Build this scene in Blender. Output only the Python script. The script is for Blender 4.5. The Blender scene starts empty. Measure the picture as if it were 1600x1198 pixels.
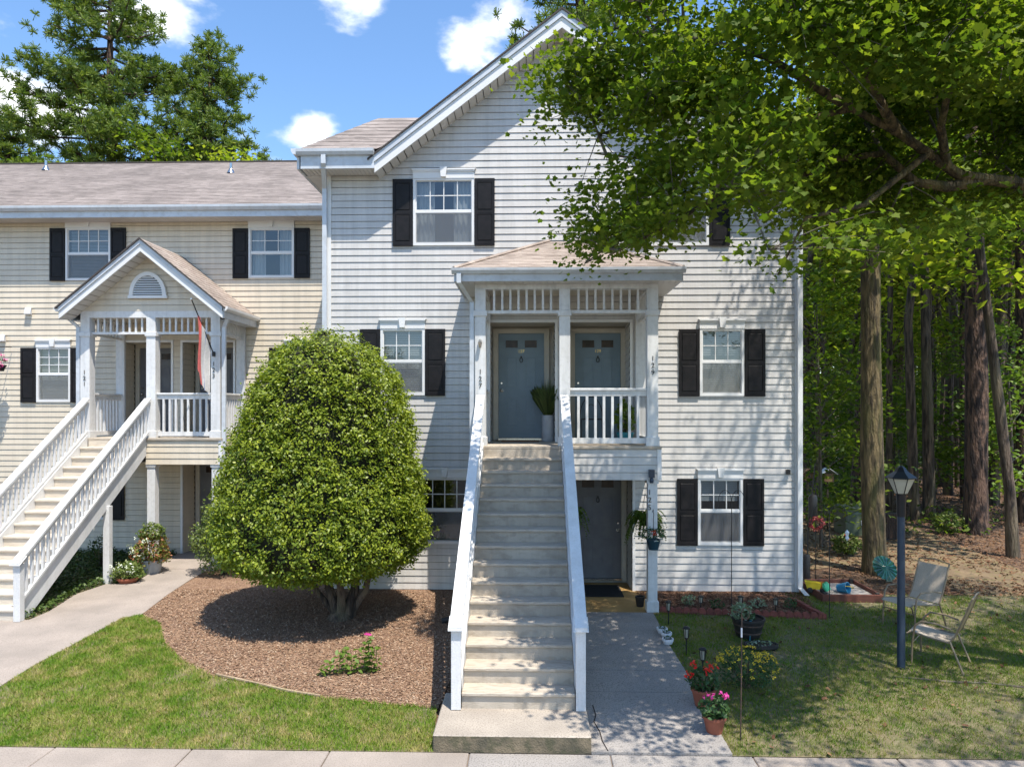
import bpy, bmesh, math, random
import numpy as np
from mathutils import Vector, Matrix

sc = bpy.context.scene
# ------------------------------------------------------------------ camera, sky, sun, exposure
FPX, HC, HOR, A = 1100.0, 3.36, 640.0, math.radians(1.56)
SA, CA = math.sin(A), math.cos(A)
cam_d = bpy.data.cameras.new("camera")
cam_d.sensor_width = 36.0
cam_d.lens = FPX / 1600 * 36
cam_d.shift_y = (HOR - 599) / 1600
cam_d.clip_start = 0.05
cam_d.clip_end = 1500
cam = bpy.data.objects.new("camera", cam_d)
sc.collection.objects.link(cam)
cam.location = (0, 0, HC)
cam.rotation_euler = (math.pi / 2, 0, A)
sc.camera = cam

TS, KS = 2.8, 0.24 * 2.8          # sun direction (KS, -1, TS)
sun_dir = Vector((KS, -1, TS)).normalized()
sd = bpy.data.lights.new("sun", 'SUN')
sd.energy = 4.1
sd.angle = math.radians(0.5)
sd.color = (1.0, 0.94, 0.85)
sun = bpy.data.objects.new("sun", sd)
sun.rotation_euler = sun_dir.to_track_quat('Z', 'Y').to_euler()
sun.location = (5, -5, 20)
sc.collection.objects.link(sun)

world = bpy.data.worlds.new("World")
sc.world = world
world.use_nodes = True
wn, wl = world.node_tree.nodes, world.node_tree.links
wn.clear()
w_out = wn.new('ShaderNodeOutputWorld')
w_bg = wn.new('ShaderNodeBackground')
w_bg.inputs['Strength'].default_value = 0.15
sky = wn.new('ShaderNodeTexSky')
sky.sky_type = 'NISHITA'
sky.sun_disc = False
sky.sun_elevation = math.asin(sun_dir.z)
sky.sun_rotation = math.atan2(sun_dir.x, sun_dir.y)
sky.air_density = 1.0
sky.dust_density = 0.3
sky.ozone_density = 2.2
tc = wn.new('ShaderNodeTexCoord')
wmap = wn.new('ShaderNodeMapping')
wmap.inputs['Scale'].default_value = (1, 1, 1.9)
wl.new(tc.outputs['Generated'], wmap.inputs['Vector'])
wnoise = wn.new('ShaderNodeTexNoise')
wnoise.inputs['Scale'].default_value = 7.5
wnoise.inputs['Detail'].default_value = 8
wnoise.inputs['Roughness'].default_value = 0.55
wl.new(wmap.outputs[0], wnoise.inputs['Vector'])
acc = None


def sky_dir(px, py):
    u, v = (px - 800) / FPX, (HOR - py) / FPX
    return Vector((-SA + u * CA, CA + u * SA, v)).normalized()


for (cx, cy, rx, ry, amp) in [(745, 55, 95, 62, 1.0), (810, 90, 70, 45, .8), (488, 198, 58, 34, 1.0), (262, 22, 85, 40, .8),
                              (585, 8, 80, 36, .8), (15, 25, 50, 50, .7), (40, 150, 80, 48, .85), (708, 102, 30, 22, .7)]:
    d = sky_dir(cx, cy)
    sub = wn.new('ShaderNodeVectorMath'); sub.operation = 'SUBTRACT'
    wl.new(tc.outputs['Generated'], sub.inputs[0]); sub.inputs[1].default_value = d
    mul = wn.new('ShaderNodeVectorMath'); mul.operation = 'MULTIPLY'
    wl.new(sub.outputs[0], mul.inputs[0]); mul.inputs[1].default_value = (FPX / rx * 1.2, FPX / rx * 1.2, FPX / ry * 1.2)
    ln = wn.new('ShaderNodeVectorMath'); ln.operation = 'LENGTH'
    wl.new(mul.outputs[0], ln.inputs[0])
    mr = wn.new('ShaderNodeMapRange')
    mr.inputs['From Min'].default_value = 1.5; mr.inputs['From Max'].default_value = 0.0
    mr.inputs['To Min'].default_value = 0; mr.inputs['To Max'].default_value = 0.36 * amp
    wl.new(ln.outputs['Value'], mr.inputs['Value'])
    if acc is None:
        acc = mr.outputs[0]
    else:
        mx = wn.new('ShaderNodeMath'); mx.operation = 'MAXIMUM'
        wl.new(acc, mx.inputs[0]); wl.new(mr.outputs[0], mx.inputs[1]); acc = mx.outputs[0]
wadd = wn.new('ShaderNodeMath'); wadd.operation = 'ADD'
wl.new(wnoise.outputs['Fac'], wadd.inputs[0]); wl.new(acc, wadd.inputs[1])
wr = wn.new('ShaderNodeMapRange')
wr.interpolation_type = 'SMOOTHSTEP'
wr.inputs['From Min'].default_value = 0.62; wr.inputs['From Max'].default_value = 0.84
wl.new(wadd.outputs[0], wr.inputs['Value'])
wmix = wn.new('ShaderNodeMix'); wmix.data_type = 'RGBA'
wl.new(wr.outputs[0], wmix.inputs['Factor'])
hsv = wn.new('ShaderNodeHueSaturation')
hsv.inputs['Saturation'].default_value = 1.12
hsv.inputs['Value'].default_value = 1.0
wl.new(sky.outputs[0], hsv.inputs['Color'])
wl.new(hsv.outputs[0], wmix.inputs[6]); wmix.inputs[7].default_value = (5.9, 6.0, 6.2, 1)
wl.new(wmix.outputs[2], w_bg.inputs['Color'])
wl.new(w_bg.outputs[0], w_out.inputs['Surface'])
sc.view_settings.view_transform = 'Standard'
sc.view_settings.look = 'None'
sc.view_settings.gamma = 1
sc.view_settings.use_curve_mapping = False
sc.view_settings.exposure = 0.88
sc.cycles.max_bounces = 8
sc.cycles.transparent_max_bounces = 12

# ------------------------------------------------------------------ helpers
rng = np.random.default_rng(11)
random.seed(5)
R = math.radians
C = sc.collection


def P(px, py, Y):
    """point seen at photo pixel (px, py) lying on the vertical plane y = Y"""
    u, v = (px - 800) / FPX, (HOR - py) / FPX
    t = Y / (CA + u * SA)
    return Vector((t * (-SA + u * CA), Y, HC + t * v))


def X(px, Y): return P(px, 0, Y).x
def Z(px, py, Y): return P(px, py, Y).z


def gz(x, y):
    return -0.18 + 0.043 * (min(max(y, 7.2), 11.386) - 7.2)


def G(px, py):
    """ground point seen at a photo pixel"""
    z = 0.0
    for _ in range(12):
        v = (HOR - py) / FPX
        t = (z - HC) / v
        u = (px - 800) / FPX
        x, y = t * (-SA + u * CA), t * (CA + u * SA)
        z = gz(x, y)
    return Vector((x, y, z))


def link(o):
    C.objects.link(o)
    return o


def tag(o, label=None, cat=None, group=None, kind=None):
    if label: o['label'] = label
    if cat: o['category'] = cat
    if group: o['group'] = group
    if kind: o['kind'] = kind
    return o


def thing(name, label, cat, loc=(0, 0, 0), rz=0, group=None):
    o = bpy.data.objects.new(name, None)
    o.location = loc
    o.rotation_euler = (0, 0, rz)
    o.empty_display_size = 0.2
    link(o)
    return tag(o, label, cat, group)


def kids(o):
    return [c for c in C.objects if c.parent == o]


def copy_tree(o, label=None):
    c = o.copy(); link(c)
    if label: c['label'] = label
    for ch in list(o.children):
        d = ch.copy(); link(d); d.parent = c
        for g in list(ch.children):
            e = g.copy(); link(e); e.parent = d
    return c


class MB:
    def __init__(s, org=(0, 0, 0)):
        s.v, s.f, s.mi, s.o = [], [], [], Vector(org)
        s.m = 0

    def add(s, vs, fs):
        b = len(s.v)
        s.v += [tuple(Vector(q) - s.o) for q in vs]
        s.f += [tuple(i + b for i in f) for f in fs]
        s.mi += [s.m] * len(fs)
        return s

    def box(s, x0, x1, y0, y1, z0, z1):
        return s.add([(x0, y0, z0), (x1, y0, z0), (x1, y1, z0), (x0, y1, z0), (x0, y0, z1), (x1, y0, z1), (x1, y1, z1), (x0, y1, z1)],
                     [(0, 3, 2, 1), (4, 5, 6, 7), (0, 1, 5, 4), (1, 2, 6, 5), (2, 3, 7, 6), (3, 0, 4, 7)])

    def bev(s, x0, x1, y0, y1, z0, z1, b=.004):
        """box with chamfered edges along z and x"""
        xs = [(x0 + b, y0), (x1 - b, y0), (x1, y0 + b), (x1, y1 - b), (x1 - b, y1), (x0 + b, y1), (x0, y1 - b), (x0, y0 + b)]
        ins = [(min(max(x, x0 + b), x1 - b), min(max(y, y0 + b), y1 - b)) for x, y in xs]
        vs = [(x, y, z0) for x, y in ins] + [(x, y, z0 + b) for x, y in xs] + [(x, y, z1 - b) for x, y in xs] + [(x, y, z1) for x, y in ins]
        fs = [tuple(range(7, -1, -1)), tuple(range(24, 32))]
        for k in range(3):
            fs += [(k * 8 + i, k * 8 + (i + 1) % 8, k * 8 + 8 + (i + 1) % 8, k * 8 + 8 + i) for i in range(8)]
        return s.add(vs, fs)

    def quad(s, a, b, c, d): return s.add([a, b, c, d], [(0, 1, 2, 3)])

    def prism(s, pts, d):
        """polygon pts (3-D) extruded by vector d"""
        n = len(pts); d = Vector(d)
        vs = [Vector(p) for p in pts] + [Vector(p) + d for p in pts]
        fs = [tuple(range(n - 1, -1, -1)), tuple(range(n, 2 * n))] + [(i, (i + 1) % n, (i + 1) % n + n, i + n) for i in range(n)]
        return s.add(vs, fs)

    def tube(s, pts, rad, n=8, cap=True):
        pts = [Vector(p) for p in pts]
        if not hasattr(rad, '__len__'): rad = [rad] * len(pts)
        vs, fs = [], []
        t0 = (pts[1] - pts[0]).normalized()
        ref = Vector((0, 0, 1)) if abs(t0.z) < .9 else Vector((1, 0, 0))
        u = t0.cross(ref).normalized()
        for i, p in enumerate(pts):
            t = (pts[min(i + 1, len(pts) - 1)] - pts[max(i - 1, 0)]).normalized()
            u = (u - t * u.dot(t)).normalized(); w = t.cross(u)
            for k in range(n):
                a = 2 * math.pi * k / n
                vs.append(p + (u * math.cos(a) + w * math.sin(a)) * rad[i])
        for i in range(len(pts) - 1):
            fs += [(i * n + k, i * n + (k + 1) % n, (i + 1) * n + (k + 1) % n, (i + 1) * n + k) for k in range(n)]
        if cap:
            fs += [tuple(range(n - 1, -1, -1)), tuple(range((len(pts) - 1) * n, len(pts) * n))]
        return s.add(vs, fs)

    def lathe(s, prof, c=(0, 0, 0), n=16, ax='z'):
        c = Vector(c); vs, fs = [], []
        for (r, h) in prof:
            for k in range(n):
                a = 2 * math.pi * k / n
                q = (r * math.cos(a), r * math.sin(a), h)
                if ax == 'y': q = (q[0], q[2], q[1])
                vs.append(c + Vector(q))
        m = len(prof)
        for i in range(m - 1):
            fs += [(i * n + k, i * n + (k + 1) % n, (i + 1) * n + (k + 1) % n, (i + 1) * n + k) for k in range(n)]
        fs += [tuple(range(n - 1, -1, -1)), tuple(range((m - 1) * n, m * n))]
        return s.add(vs, fs)

    def slopebox(s, x0, x1, a, b, t):
        """bar from a=(y,z) to b=(y,z), thickness t upward, spanning x0..x1"""
        return s.prism([(x0, a[0], a[1]), (x0, b[0], b[1]), (x0, b[0], b[1] + t), (x0, a[0], a[1] + t)], (x1 - x0, 0, 0))

    def mesh(s, name, mats, smooth=False):
        me = bpy.data.meshes.new(name)
        me.from_pydata(s.v, [], s.f)
        if not isinstance(mats, (list, tuple)): mats = [mats]
        for m in mats: me.materials.append(m)
        if len(mats) > 1: me.polygons.foreach_set('material_index', s.mi)
        bm = bmesh.new(); bm.from_mesh(me)
        bmesh.ops.recalc_face_normals(bm, faces=bm.faces)
        bm.to_mesh(me); bm.free()
        if smooth:
            me.polygons.foreach_set('use_smooth', [True] * len(me.polygons))
            try: me.set_sharp_from_angle(angle=R(40))
            except Exception: pass
        return me

    def build(s, name, mats, parent=None, smooth=False):
        o = bpy.data.objects.new(name, s.mesh(name, mats, smooth))
        link(o)
        if parent is not None: o.parent = parent
        return o


def np_mesh(name, V, k, mat, parent=None, smooth=False):
    """V: (n*k,3) vertices, each k in a row make one polygon"""
    V = np.ascontiguousarray(V, dtype=np.float32)
    n = len(V) // k
    me = bpy.data.meshes.new(name)
    me.vertices.add(len(V)); me.vertices.foreach_set('co', V.ravel())
    me.loops.add(len(V)); me.loops.foreach_set('vertex_index', np.arange(len(V), dtype=np.int32))
    me.polygons.add(n); me.polygons.foreach_set('loop_start', np.arange(0, len(V), k, dtype=np.int32))
    me.update(calc_edges=True)
    me.materials.append(mat)
    o = bpy.data.objects.new(name, me); link(o)
    if parent is not None: o.parent = parent
    return o


MAPLE = np.array([(0, -.5), (.16, -.3), (.42, -.34), (.40, -.08), (.56, .16), (.30, .24), (0, .62), (-.30, .24), (-.56, .16), (-.40, -.08), (-.42, -.34), (-.16, -.3)])
OVAL = np.array([(0, -.5), (.26, -.1), (.2, .25), (0, .5), (-.2, .25), (-.26, .1 - .2)])
DIAM = np.array([(0, -.5), (.28, 0), (0, .5), (-.28, 0)])


def leaf_verts(Cn, size, tpl, up=0.0, out=None, outw=0.0):
    n = len(Cn)
    N = rng.normal(size=(n, 3)); N /= np.linalg.norm(N, axis=1)[:, None]
    N[:, 2] = np.abs(N[:, 2]) + up
    if out is not None: N += out * outw
    N /= np.linalg.norm(N, axis=1)[:, None]
    r = rng.normal(size=(n, 3))
    U = np.cross(N, r); U /= np.linalg.norm(U, axis=1)[:, None]
    W = np.cross(N, U)
    size = np.broadcast_to(size, (n,))
    k = len(tpl)
    V = Cn[:, None, :] + size[:, None, None] * (tpl[None, :, 0, None] * U[:, None, :] + tpl[None, :, 1, None] * W[:, None, :])
    # slight fold so that leaves catch light differently
    V += (size[:, None, None] * 0.25) * (np.abs(tpl[None, :, 0, None])) * N[:, None, :]
    return V.reshape(-1, 3)


def inpoly(x, y, poly):
    x = np.asarray(x); y = np.asarray(y)
    c = np.zeros(x.shape, bool); n = len(poly); j = n - 1
    for i in range(n):
        xi, yi = poly[i][0], poly[i][1]; xj, yj = poly[j][0], poly[j][1]
        m = ((yi > y) != (yj > y)) & (x < (xj - xi) * (y - yi) / ((yj - yi) if yj != yi else 1e-9) + xi)
        c ^= m; j = i
    return c


def wave(x, y, s, seed=0):
    """cheap smooth 2-D noise in -1..1"""
    r = np.random.default_rng(seed); o = 0
    for k in range(6):
        a = r.uniform(0, 6.28); f = s * (1 + .45 * k); p = r.uniform(0, 6.28)
        o = o + np.sin((x * math.cos(a) + y * math.sin(a)) * f + p) / (1 + .3 * k)
    return o / 3.2


# ------------------------------------------------------------------ materials
def nodes(name):
    m = bpy.data.materials.new(name); m.use_nodes = True
    t = m.node_tree; n = t.nodes; n.clear()
    out = n.new('ShaderNodeOutputMaterial')
    return m, n, t.links, out


def rgba(c): return (c[0], c[1], c[2], 1)


def surf(name, c1, c2=None, scale=8, rough=.6, bump=0.0, bscale=None, detail=4, stretch=(1, 1, 1), metal=0.0, c3=None, s3=60, f3=.5, spec=.4, lo=.35, hi=.65, bdist=.02, coat=0, streak=0):
    """general procedural surface: two colours mixed by noise, a third in fine speckle, bump"""
    m, n, l, out = nodes(name)
    b = n.new('ShaderNodeBsdfPrincipled')
    geo = n.new('ShaderNodeNewGeometry')
    mp = n.new('ShaderNodeMapping'); mp.inputs['Scale'].default_value = stretch
    l.new(geo.outputs['Position'], mp.inputs['Vector'])
    c2 = c2 or tuple(x * .85 for x in c1)
    ns = n.new('ShaderNodeTexNoise'); ns.inputs['Scale'].default_value = scale; ns.inputs['Detail'].default_value = detail
    l.new(mp.outputs[0], ns.inputs['Vector'])
    mr = n.new('ShaderNodeMapRange'); mr.inputs['From Min'].default_value = lo; mr.inputs['From Max'].default_value = hi
    l.new(ns.outputs['Fac'], mr.inputs['Value'])
    mx = n.new('ShaderNodeMix'); mx.data_type = 'RGBA'
    mx.inputs[6].default_value = rgba(c1); mx.inputs[7].default_value = rgba(c2)
    l.new(mr.outputs[0], mx.inputs['Factor'])
    col = mx.outputs[2]
    if c3:
        n3 = n.new('ShaderNodeTexNoise'); n3.inputs['Scale'].default_value = s3; n3.inputs['Detail'].default_value = 3
        l.new(mp.outputs[0], n3.inputs['Vector'])
        r3 = n.new('ShaderNodeMapRange'); r3.inputs['From Min'].default_value = .5; r3.inputs['From Max'].default_value = .62; r3.inputs['To Max'].default_value = f3
        l.new(n3.outputs['Fac'], r3.inputs['Value'])
        m3 = n.new('ShaderNodeMix'); m3.data_type = 'RGBA'
        l.new(r3.outputs[0], m3.inputs['Factor']); l.new(col, m3.inputs[6]); m3.inputs[7].default_value = rgba(c3)
        col = m3.outputs[2]
    if streak:
        m5 = n.new('ShaderNodeMapping'); m5.inputs['Scale'].default_value = (7, 7, .45)
        l.new(geo.outputs['Position'], m5.inputs['Vector'])
        n5 = n.new('ShaderNodeTexNoise'); n5.inputs['Scale'].default_value = 1.0; n5.inputs['Detail'].default_value = 6; n5.inputs['Roughness'].default_value = .7
        l.new(m5.outputs[0], n5.inputs['Vector'])
        r5 = n.new('ShaderNodeMapRange'); r5.inputs['From Min'].default_value = .42; r5.inputs['From Max'].default_value = .72
        r5.inputs['To Min'].default_value = 1.0; r5.inputs['To Max'].default_value = 1 - streak
        l.new(n5.outputs['Fac'], r5.inputs['Value'])
        v5 = n.new('ShaderNodeVectorMath'); v5.operation = 'SCALE'; l.new(col, v5.inputs[0]); l.new(r5.outputs[0], v5.inputs['Scale'])
        col = v5.outputs[0]
    l.new(col, b.inputs['Base Color'])
    b.inputs['Roughness'].default_value = rough
    b.inputs['Metallic'].default_value = metal
    b.inputs['Specular IOR Level'].default_value = spec
    if coat: b.inputs['Coat Weight'].default_value = coat
    if bump:
        nb = n.new('ShaderNodeTexNoise'); nb.inputs['Scale'].default_value = bscale or scale * 4; nb.inputs['Detail'].default_value = 5
        l.new(mp.outputs[0], nb.inputs['Vector'])
        bp = n.new('ShaderNodeBump'); bp.inputs['Strength'].default_value = bump; bp.inputs['Distance'].default_value = bdist
        l.new(nb.outputs['Fac'], bp.inputs['Height']); l.new(bp.outputs[0], b.inputs['Normal'])
    l.new(b.outputs[0], out.inputs['Surface'])
    return m


def leafmat(name, cols, trans=.35, rough=.5, spec=.35, clump=0):
    """foliage: colour varies leaf by leaf, light passes through"""
    m, n, l, out = nodes(name)
    geo = n.new('ShaderNodeNewGeometry')
    ramp = n.new('ShaderNodeValToRGB')
    e = ramp.color_ramp.elements
    e[0].position = 0; e[0].color = rgba(cols[0]); e[1].position = 1; e[1].color = rgba(cols[-1])
    for i, c in enumerate(cols[1:-1]):
        q = e.new((i + 1) / (len(cols) - 1)); q.color = rgba(c)
    l.new(geo.outputs['Random Per Island'], ramp.inputs['Fac'])
    col = ramp.outputs['Color']
    if clump:
        ns = n.new('ShaderNodeTexNoise'); ns.inputs['Scale'].default_value = clump; ns.inputs['Detail'].default_value = 2
        l.new(geo.outputs['Position'], ns.inputs['Vector'])
        ad = n.new('ShaderNodeMath'); ad.operation = 'MULTIPLY_ADD'; ad.inputs[1].default_value = 1.7; ad.inputs[2].default_value = -.85
        l.new(ns.outputs['Fac'], ad.inputs[0])
        a2 = n.new('ShaderNodeMath'); a2.operation = 'MULTIPLY_ADD'; a2.inputs[1].default_value = .6
        a2.use_clamp = True
        l.new(geo.outputs['Random Per Island'], a2.inputs[0]);
        a3 = n.new('ShaderNodeMath'); a3.operation = 'ADD'; a3.inputs[1].default_value = .2
        l.new(ad.outputs[0], a3.inputs[0]); l.new(a3.outputs[0], a2.inputs[2])
        l.new(a2.outputs[0], ramp.inputs['Fac'])
    b = n.new('ShaderNodeBsdfPrincipled')
    b.inputs['Roughness'].default_value = rough
    b.inputs['Specular IOR Level'].default_value = spec
    l.new(col, b.inputs['Base Color'])
    t = n.new('ShaderNodeBsdfTranslucent')
    tcx = n.new('ShaderNodeMix'); tcx.data_type = 'RGBA'; tcx.blend_type = 'MULTIPLY'; tcx.inputs['Factor'].default_value = 1
    l.new(col, tcx.inputs[6]); tcx.inputs[7].default_value = (1.25, 1.35, .5, 1)
    l.new(tcx.outputs[2], t.inputs['Color'])
    mx = n.new('ShaderNodeMixShader'); mx.inputs[0].default_value = trans
    l.new(b.outputs[0], mx.inputs[1]); l.new(t.outputs[0], mx.inputs[2]); l.new(mx.outputs[0], out.inputs['Surface'])
    return m


def glassmat(name, tint=(.75, .8, .82), refl=1.0):
    m, n, l, out = nodes(name)
    tr = n.new('ShaderNodeBsdfTransparent'); tr.inputs['Color'].default_value = rgba(tint)
    gl = n.new('ShaderNodeBsdfGlossy'); gl.inputs['Roughness'].default_value = .03
    geo = n.new('ShaderNodeNewGeometry')
    ns = n.new('ShaderNodeTexNoise'); ns.inputs['Scale'].default_value = 1.6
    l.new(geo.outputs['Position'], ns.inputs['Vector'])
    bp = n.new('ShaderNodeBump'); bp.inputs['Strength'].default_value = .15; bp.inputs['Distance'].default_value = .02
    l.new(ns.outputs['Fac'], bp.inputs['Height']); l.new(bp.outputs[0], gl.inputs['Normal'])
    fr = n.new('ShaderNodeLayerWeight'); fr.inputs['Blend'].default_value = .5
    pw = n.new('ShaderNodeMath'); pw.operation = 'POWER'; pw.inputs[1].default_value = 4
    l.new(fr.outputs['Facing'], pw.inputs[0])
    mu = n.new('ShaderNodeMath'); mu.operation = 'MULTIPLY_ADD'; mu.inputs[1].default_value = .85; mu.inputs[2].default_value = .10 * refl
    l.new(pw.outputs[0], mu.inputs[0])
    mx = n.new('ShaderNodeMixShader')
    l.new(mu.outputs[0], mx.inputs[0]); l.new(tr.outputs[0], mx.inputs[1]); l.new(gl.outputs[0], mx.inputs[2])
    l.new(mx.outputs[0], out.inputs['Surface'])
    return m


def shingles(name, cols):
    m, n, l, out = nodes(name)
    b = n.new('ShaderNodeBsdfPrincipled'); b.inputs['Roughness'].default_value = .9; b.inputs['Specular IOR Level'].default_value = .2
    geo = n.new('ShaderNodeNewGeometry')
    mp = n.new('ShaderNodeMapping'); mp.inputs['Scale'].default_value = (3.3, 9, 9)
    l.new(geo.outputs['Position'], mp.inputs['Vector'])
    vo = n.new('ShaderNodeTexVoronoi'); vo.feature = 'F1'; vo.inputs['Scale'].default_value = 1.6
    l.new(mp.outputs[0], vo.inputs['Vector'])
    sx = n.new('ShaderNodeSeparateColor'); l.new(vo.outputs['Color'], sx.inputs[0])
    rp = n.new('ShaderNodeValToRGB'); e = rp.color_ramp.elements
    e[0].color = rgba(cols[0]); e[1].color = rgba(cols[2]); q = e.new(.5); q.color = rgba(cols[1])
    l.new(sx.outputs[0], rp.inputs['Fac'])
    ns = n.new('ShaderNodeTexNoise'); ns.inputs['Scale'].default_value = 140; ns.inputs['Detail'].default_value = 2
    l.new(geo.outputs['Position'], ns.inputs['Vector'])
    n2 = n.new('ShaderNodeTexNoise'); n2.inputs['Scale'].default_value = .9; n2.inputs['Detail'].default_value = 4
    l.new(geo.outputs['Position'], n2.inputs['Vector'])
    mr = n.new('ShaderNodeMapRange'); mr.inputs['From Min'].default_value = .3; mr.inputs['From Max'].default_value = .7
    mr.inputs['To Min'].default_value = .72; mr.inputs['To Max'].default_value = 1.25
    l.new(ns.outputs['Fac'], mr.inputs['Value'])
    m2 = n.new('ShaderNodeMapRange'); m2.inputs['From Min'].default_value = .3; m2.inputs['From Max'].default_value = .7
    m2.inputs['To Min'].default_value = .8; m2.inputs['To Max'].default_value = 1.15
    l.new(n2.outputs['Fac'], m2.inputs['Value'])
    mu = n.new('ShaderNodeMath'); mu.operation = 'MULTIPLY'; l.new(mr.outputs[0], mu.inputs[0]); l.new(m2.outputs[0], mu.inputs[1])
    vm = n.new('ShaderNodeVectorMath'); vm.operation = 'SCALE'
    l.new(rp.outputs['Color'], vm.inputs[0]); l.new(mu.outputs[0], vm.inputs['Scale'])
    l.new(vm.outputs[0], b.inputs['Base Color'])
    l.new(b.outputs[0], out.inputs['Surface'])
    return m


M = {}
M['siding'] = surf('grey_vinyl', (.60, .575, .545), (.555, .535, .505), 1.3, .45, .12, 30, stretch=(1, 1, 4), c3=(.47, .45, .42), s3=5, f3=.2, streak=.2)
M['siding_sh'] = M['siding']
M['cream'] = surf('cream_vinyl', (.67, .585, .455), (.62, .54, .42), 1.1, .45, .12, 30, stretch=(1, 1, 4), c3=(.55, .47, .36), s3=5, f3=.2, streak=.18)
M['white'] = surf('white_paint', (.71, .705, .69), (.67, .665, .65), 3, .45, .08, 40, c3=(.52, .51, .48), s3=14, f3=.3, streak=.22)
M['trimwhite'] = surf('white_vinyl_trim', (.74, .735, .72), (.68, .67, .65), 2, .38, .05, 30)
M['gutter'] = surf('painted_aluminium', (.58, .61, .64), (.5, .53, .56), 3, .35, .05, 20, c3=(.36, .35, .33), s3=9, f3=.25)
M['worn'] = surf('worn_white_paint', (.68, .68, .67), (.62, .615, .60), 4, .6, .2, 60, c3=(.50, .48, .43), s3=40, f3=.25, streak=.12)
M['tread'] = surf('weathered_tan_boards', (.50, .435, .35), (.43, .37, .295), 3, .75, .3, 60, stretch=(.6, 3, 3), c3=(.30, .25, .19), s3=14, f3=.55, streak=.1)
M['riser'] = surf('tan_riser_paint', (.47, .41, .33), (.41, .355, .285), 3, .7, .25, 50, stretch=(.6, 2, 1), c3=(.28, .235, .18), s3=10, f3=.45, streak=.15)
M['treadL'] = surf('cream_step_paint', (.60, .54, .45), (.52, .46, .38), 5, .7, .2, 50, stretch=(.4, 3, 3), c3=(.36, .31, .25), s3=14, f3=.35)
M['shutter'] = surf('black_shutter_vinyl', (.008, .0075, .008), (.014, .012, .013), 10, .5, .1, 90, spec=.22)
M['door'] = surf('blue_grey_door_paint', (.17, .235, .28), (.15, .21, .25), 5, .42, .05, 90)
M['doorgrey'] = surf('dark_grey_door_paint', (.15, .15, .155), (.12, .12, .13), 5, .5, .1, 90)
M['casing'] = surf('beige_casing', (.50, .46, .38), (.44, .40, .33), 4, .5)
M['brass'] = surf('aged_brass', (.55, .42, .2), (.4, .3, .14), 20, .3, metal=1)
M['nickel'] = surf('nickel', (.6, .58, .55), None, 20, .25, metal=1)
M['black'] = surf('black_metal', (.015, .015, .017), (.03, .028, .026), 30, .4)
M['iron'] = surf('rusty_iron', (.045, .035, .03), (.10, .055, .035), 25, .7, .2, 90)
M['digit'] = surf('black_numerals', (.012, .012, .012), None, 10, .4)
M['glass'] = glassmat('window_glass', (.62, .66, .68), 1.25)
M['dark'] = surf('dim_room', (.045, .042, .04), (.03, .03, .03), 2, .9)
M['blind'] = surf('white_blind', (.55, .56, .56), (.48, .49, .49), 6, .6)
M['screen'] = surf('insect_screen_grey', (.13, .135, .14), (.17, .175, .18), 40, .8)
M['curtain'] = surf('pale_curtain', (.58, .58, .56), (.45, .45, .44), 9, .8, stretch=(6, 1, .3))
M['roof'] = shingles('brown_asphalt_shingle', [(.20, .17, .152), (.25, .213, .192), (.30, .257, .232)])
M['roof2'] = shingles('tan_asphalt_shingle', [(.27, .22, .185), (.34, .28, .24), (.41, .345, .295)])
M['drip'] = surf('dark_shingle_edge', (.07, .06, .055), None, 20, .9)
M['soffit'] = surf('soffit_vinyl', (.60, .575, .54), (.55, .53, .5), 3, .5)
M['found'] = surf('foundation', (.20, .155, .12), (.14, .11, .085), 8, .9, .4, 40)
M['lite'] = surf('dark_glass_lite', (.02, .012, .01), (.05, .03, .02), 12, .25, spec=.25)
def concrete(name, a, b, c, s, agg, ft=.5):
    return surf(name, a, b, 1.7, .85, .55, 170, c3=c, s3=agg, f3=ft, detail=8, bdist=.006)


M['concrete'] = concrete('pale_concrete', (.36, .305, .26), (.28, .24, .205), (.17, .145, .12), 2, 75)
M['aggregate'] = concrete('exposed_aggregate', (.34, .31, .28), (.27, .25, .23), (.15, .135, .125), 2, 62, .75)
M['slab'] = concrete('stained_concrete', (.42, .365, .30), (.33, .285, .235), (.17, .145, .12), 2, 60, .6)
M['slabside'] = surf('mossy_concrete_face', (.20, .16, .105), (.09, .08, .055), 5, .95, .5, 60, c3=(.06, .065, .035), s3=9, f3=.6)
M['coir'] = surf('tan_painted_floor', (.42, .27, .10), (.33, .20, .07), 3, .85, .3, 80)
M['matblack'] = surf('black_rubber_mat', (.015, .015, .015), None, 30, .95)
M['matbrown'] = surf('brown_coir_mat', (.20, .10, .05), None, 60, .95)
M['asphalt'] = surf('asphalt', (.055, .055, .055), (.04, .04, .04), 3, .9, .5, 120)
M['soil'] = surf('lawn_soil', (.17, .135, .075), (.11, .11, .045), 5, .95, .6, 60, c3=(.22, .19, .11), s3=18, f3=.6)
M['floor'] = surf('leaf_litter', (.15, .085, .05), (.085, .048, .03), 1.1, .95, .9, 26, c3=(.25, .165, .10), s3=9, f3=.7, detail=8, bdist=.08)
M['mulch'] = surf('pine_bark_mulch', (.24, .145, .085), (.16, .09, .055), 6, .95, 1.0, 55, c3=(.40, .265, .18), s3=38, f3=.8, bdist=.03)
M['chip'] = leafmat('bark_chips', [(.15, .085, .05), (.27, .16, .10), (.37, .25, .16), (.20, .115, .07), (.46, .35, .25)], trans=0, rough=.9, spec=.1)
M['chipdark'] = leafmat('dark_bark_chips', [(.06, .03, .02), (.14, .07, .045), (.20, .11, .07), (.09, .05, .03)], trans=0, rough=.9, spec=.1)
M['litter'] = leafmat('dry_leaves', [(.07, .036, .022), (.16, .08, .045), (.27, .16, .09), (.11, .058, .034), (.20, .12, .065)], trans=.05, rough=.9, spec=.1)
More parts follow.
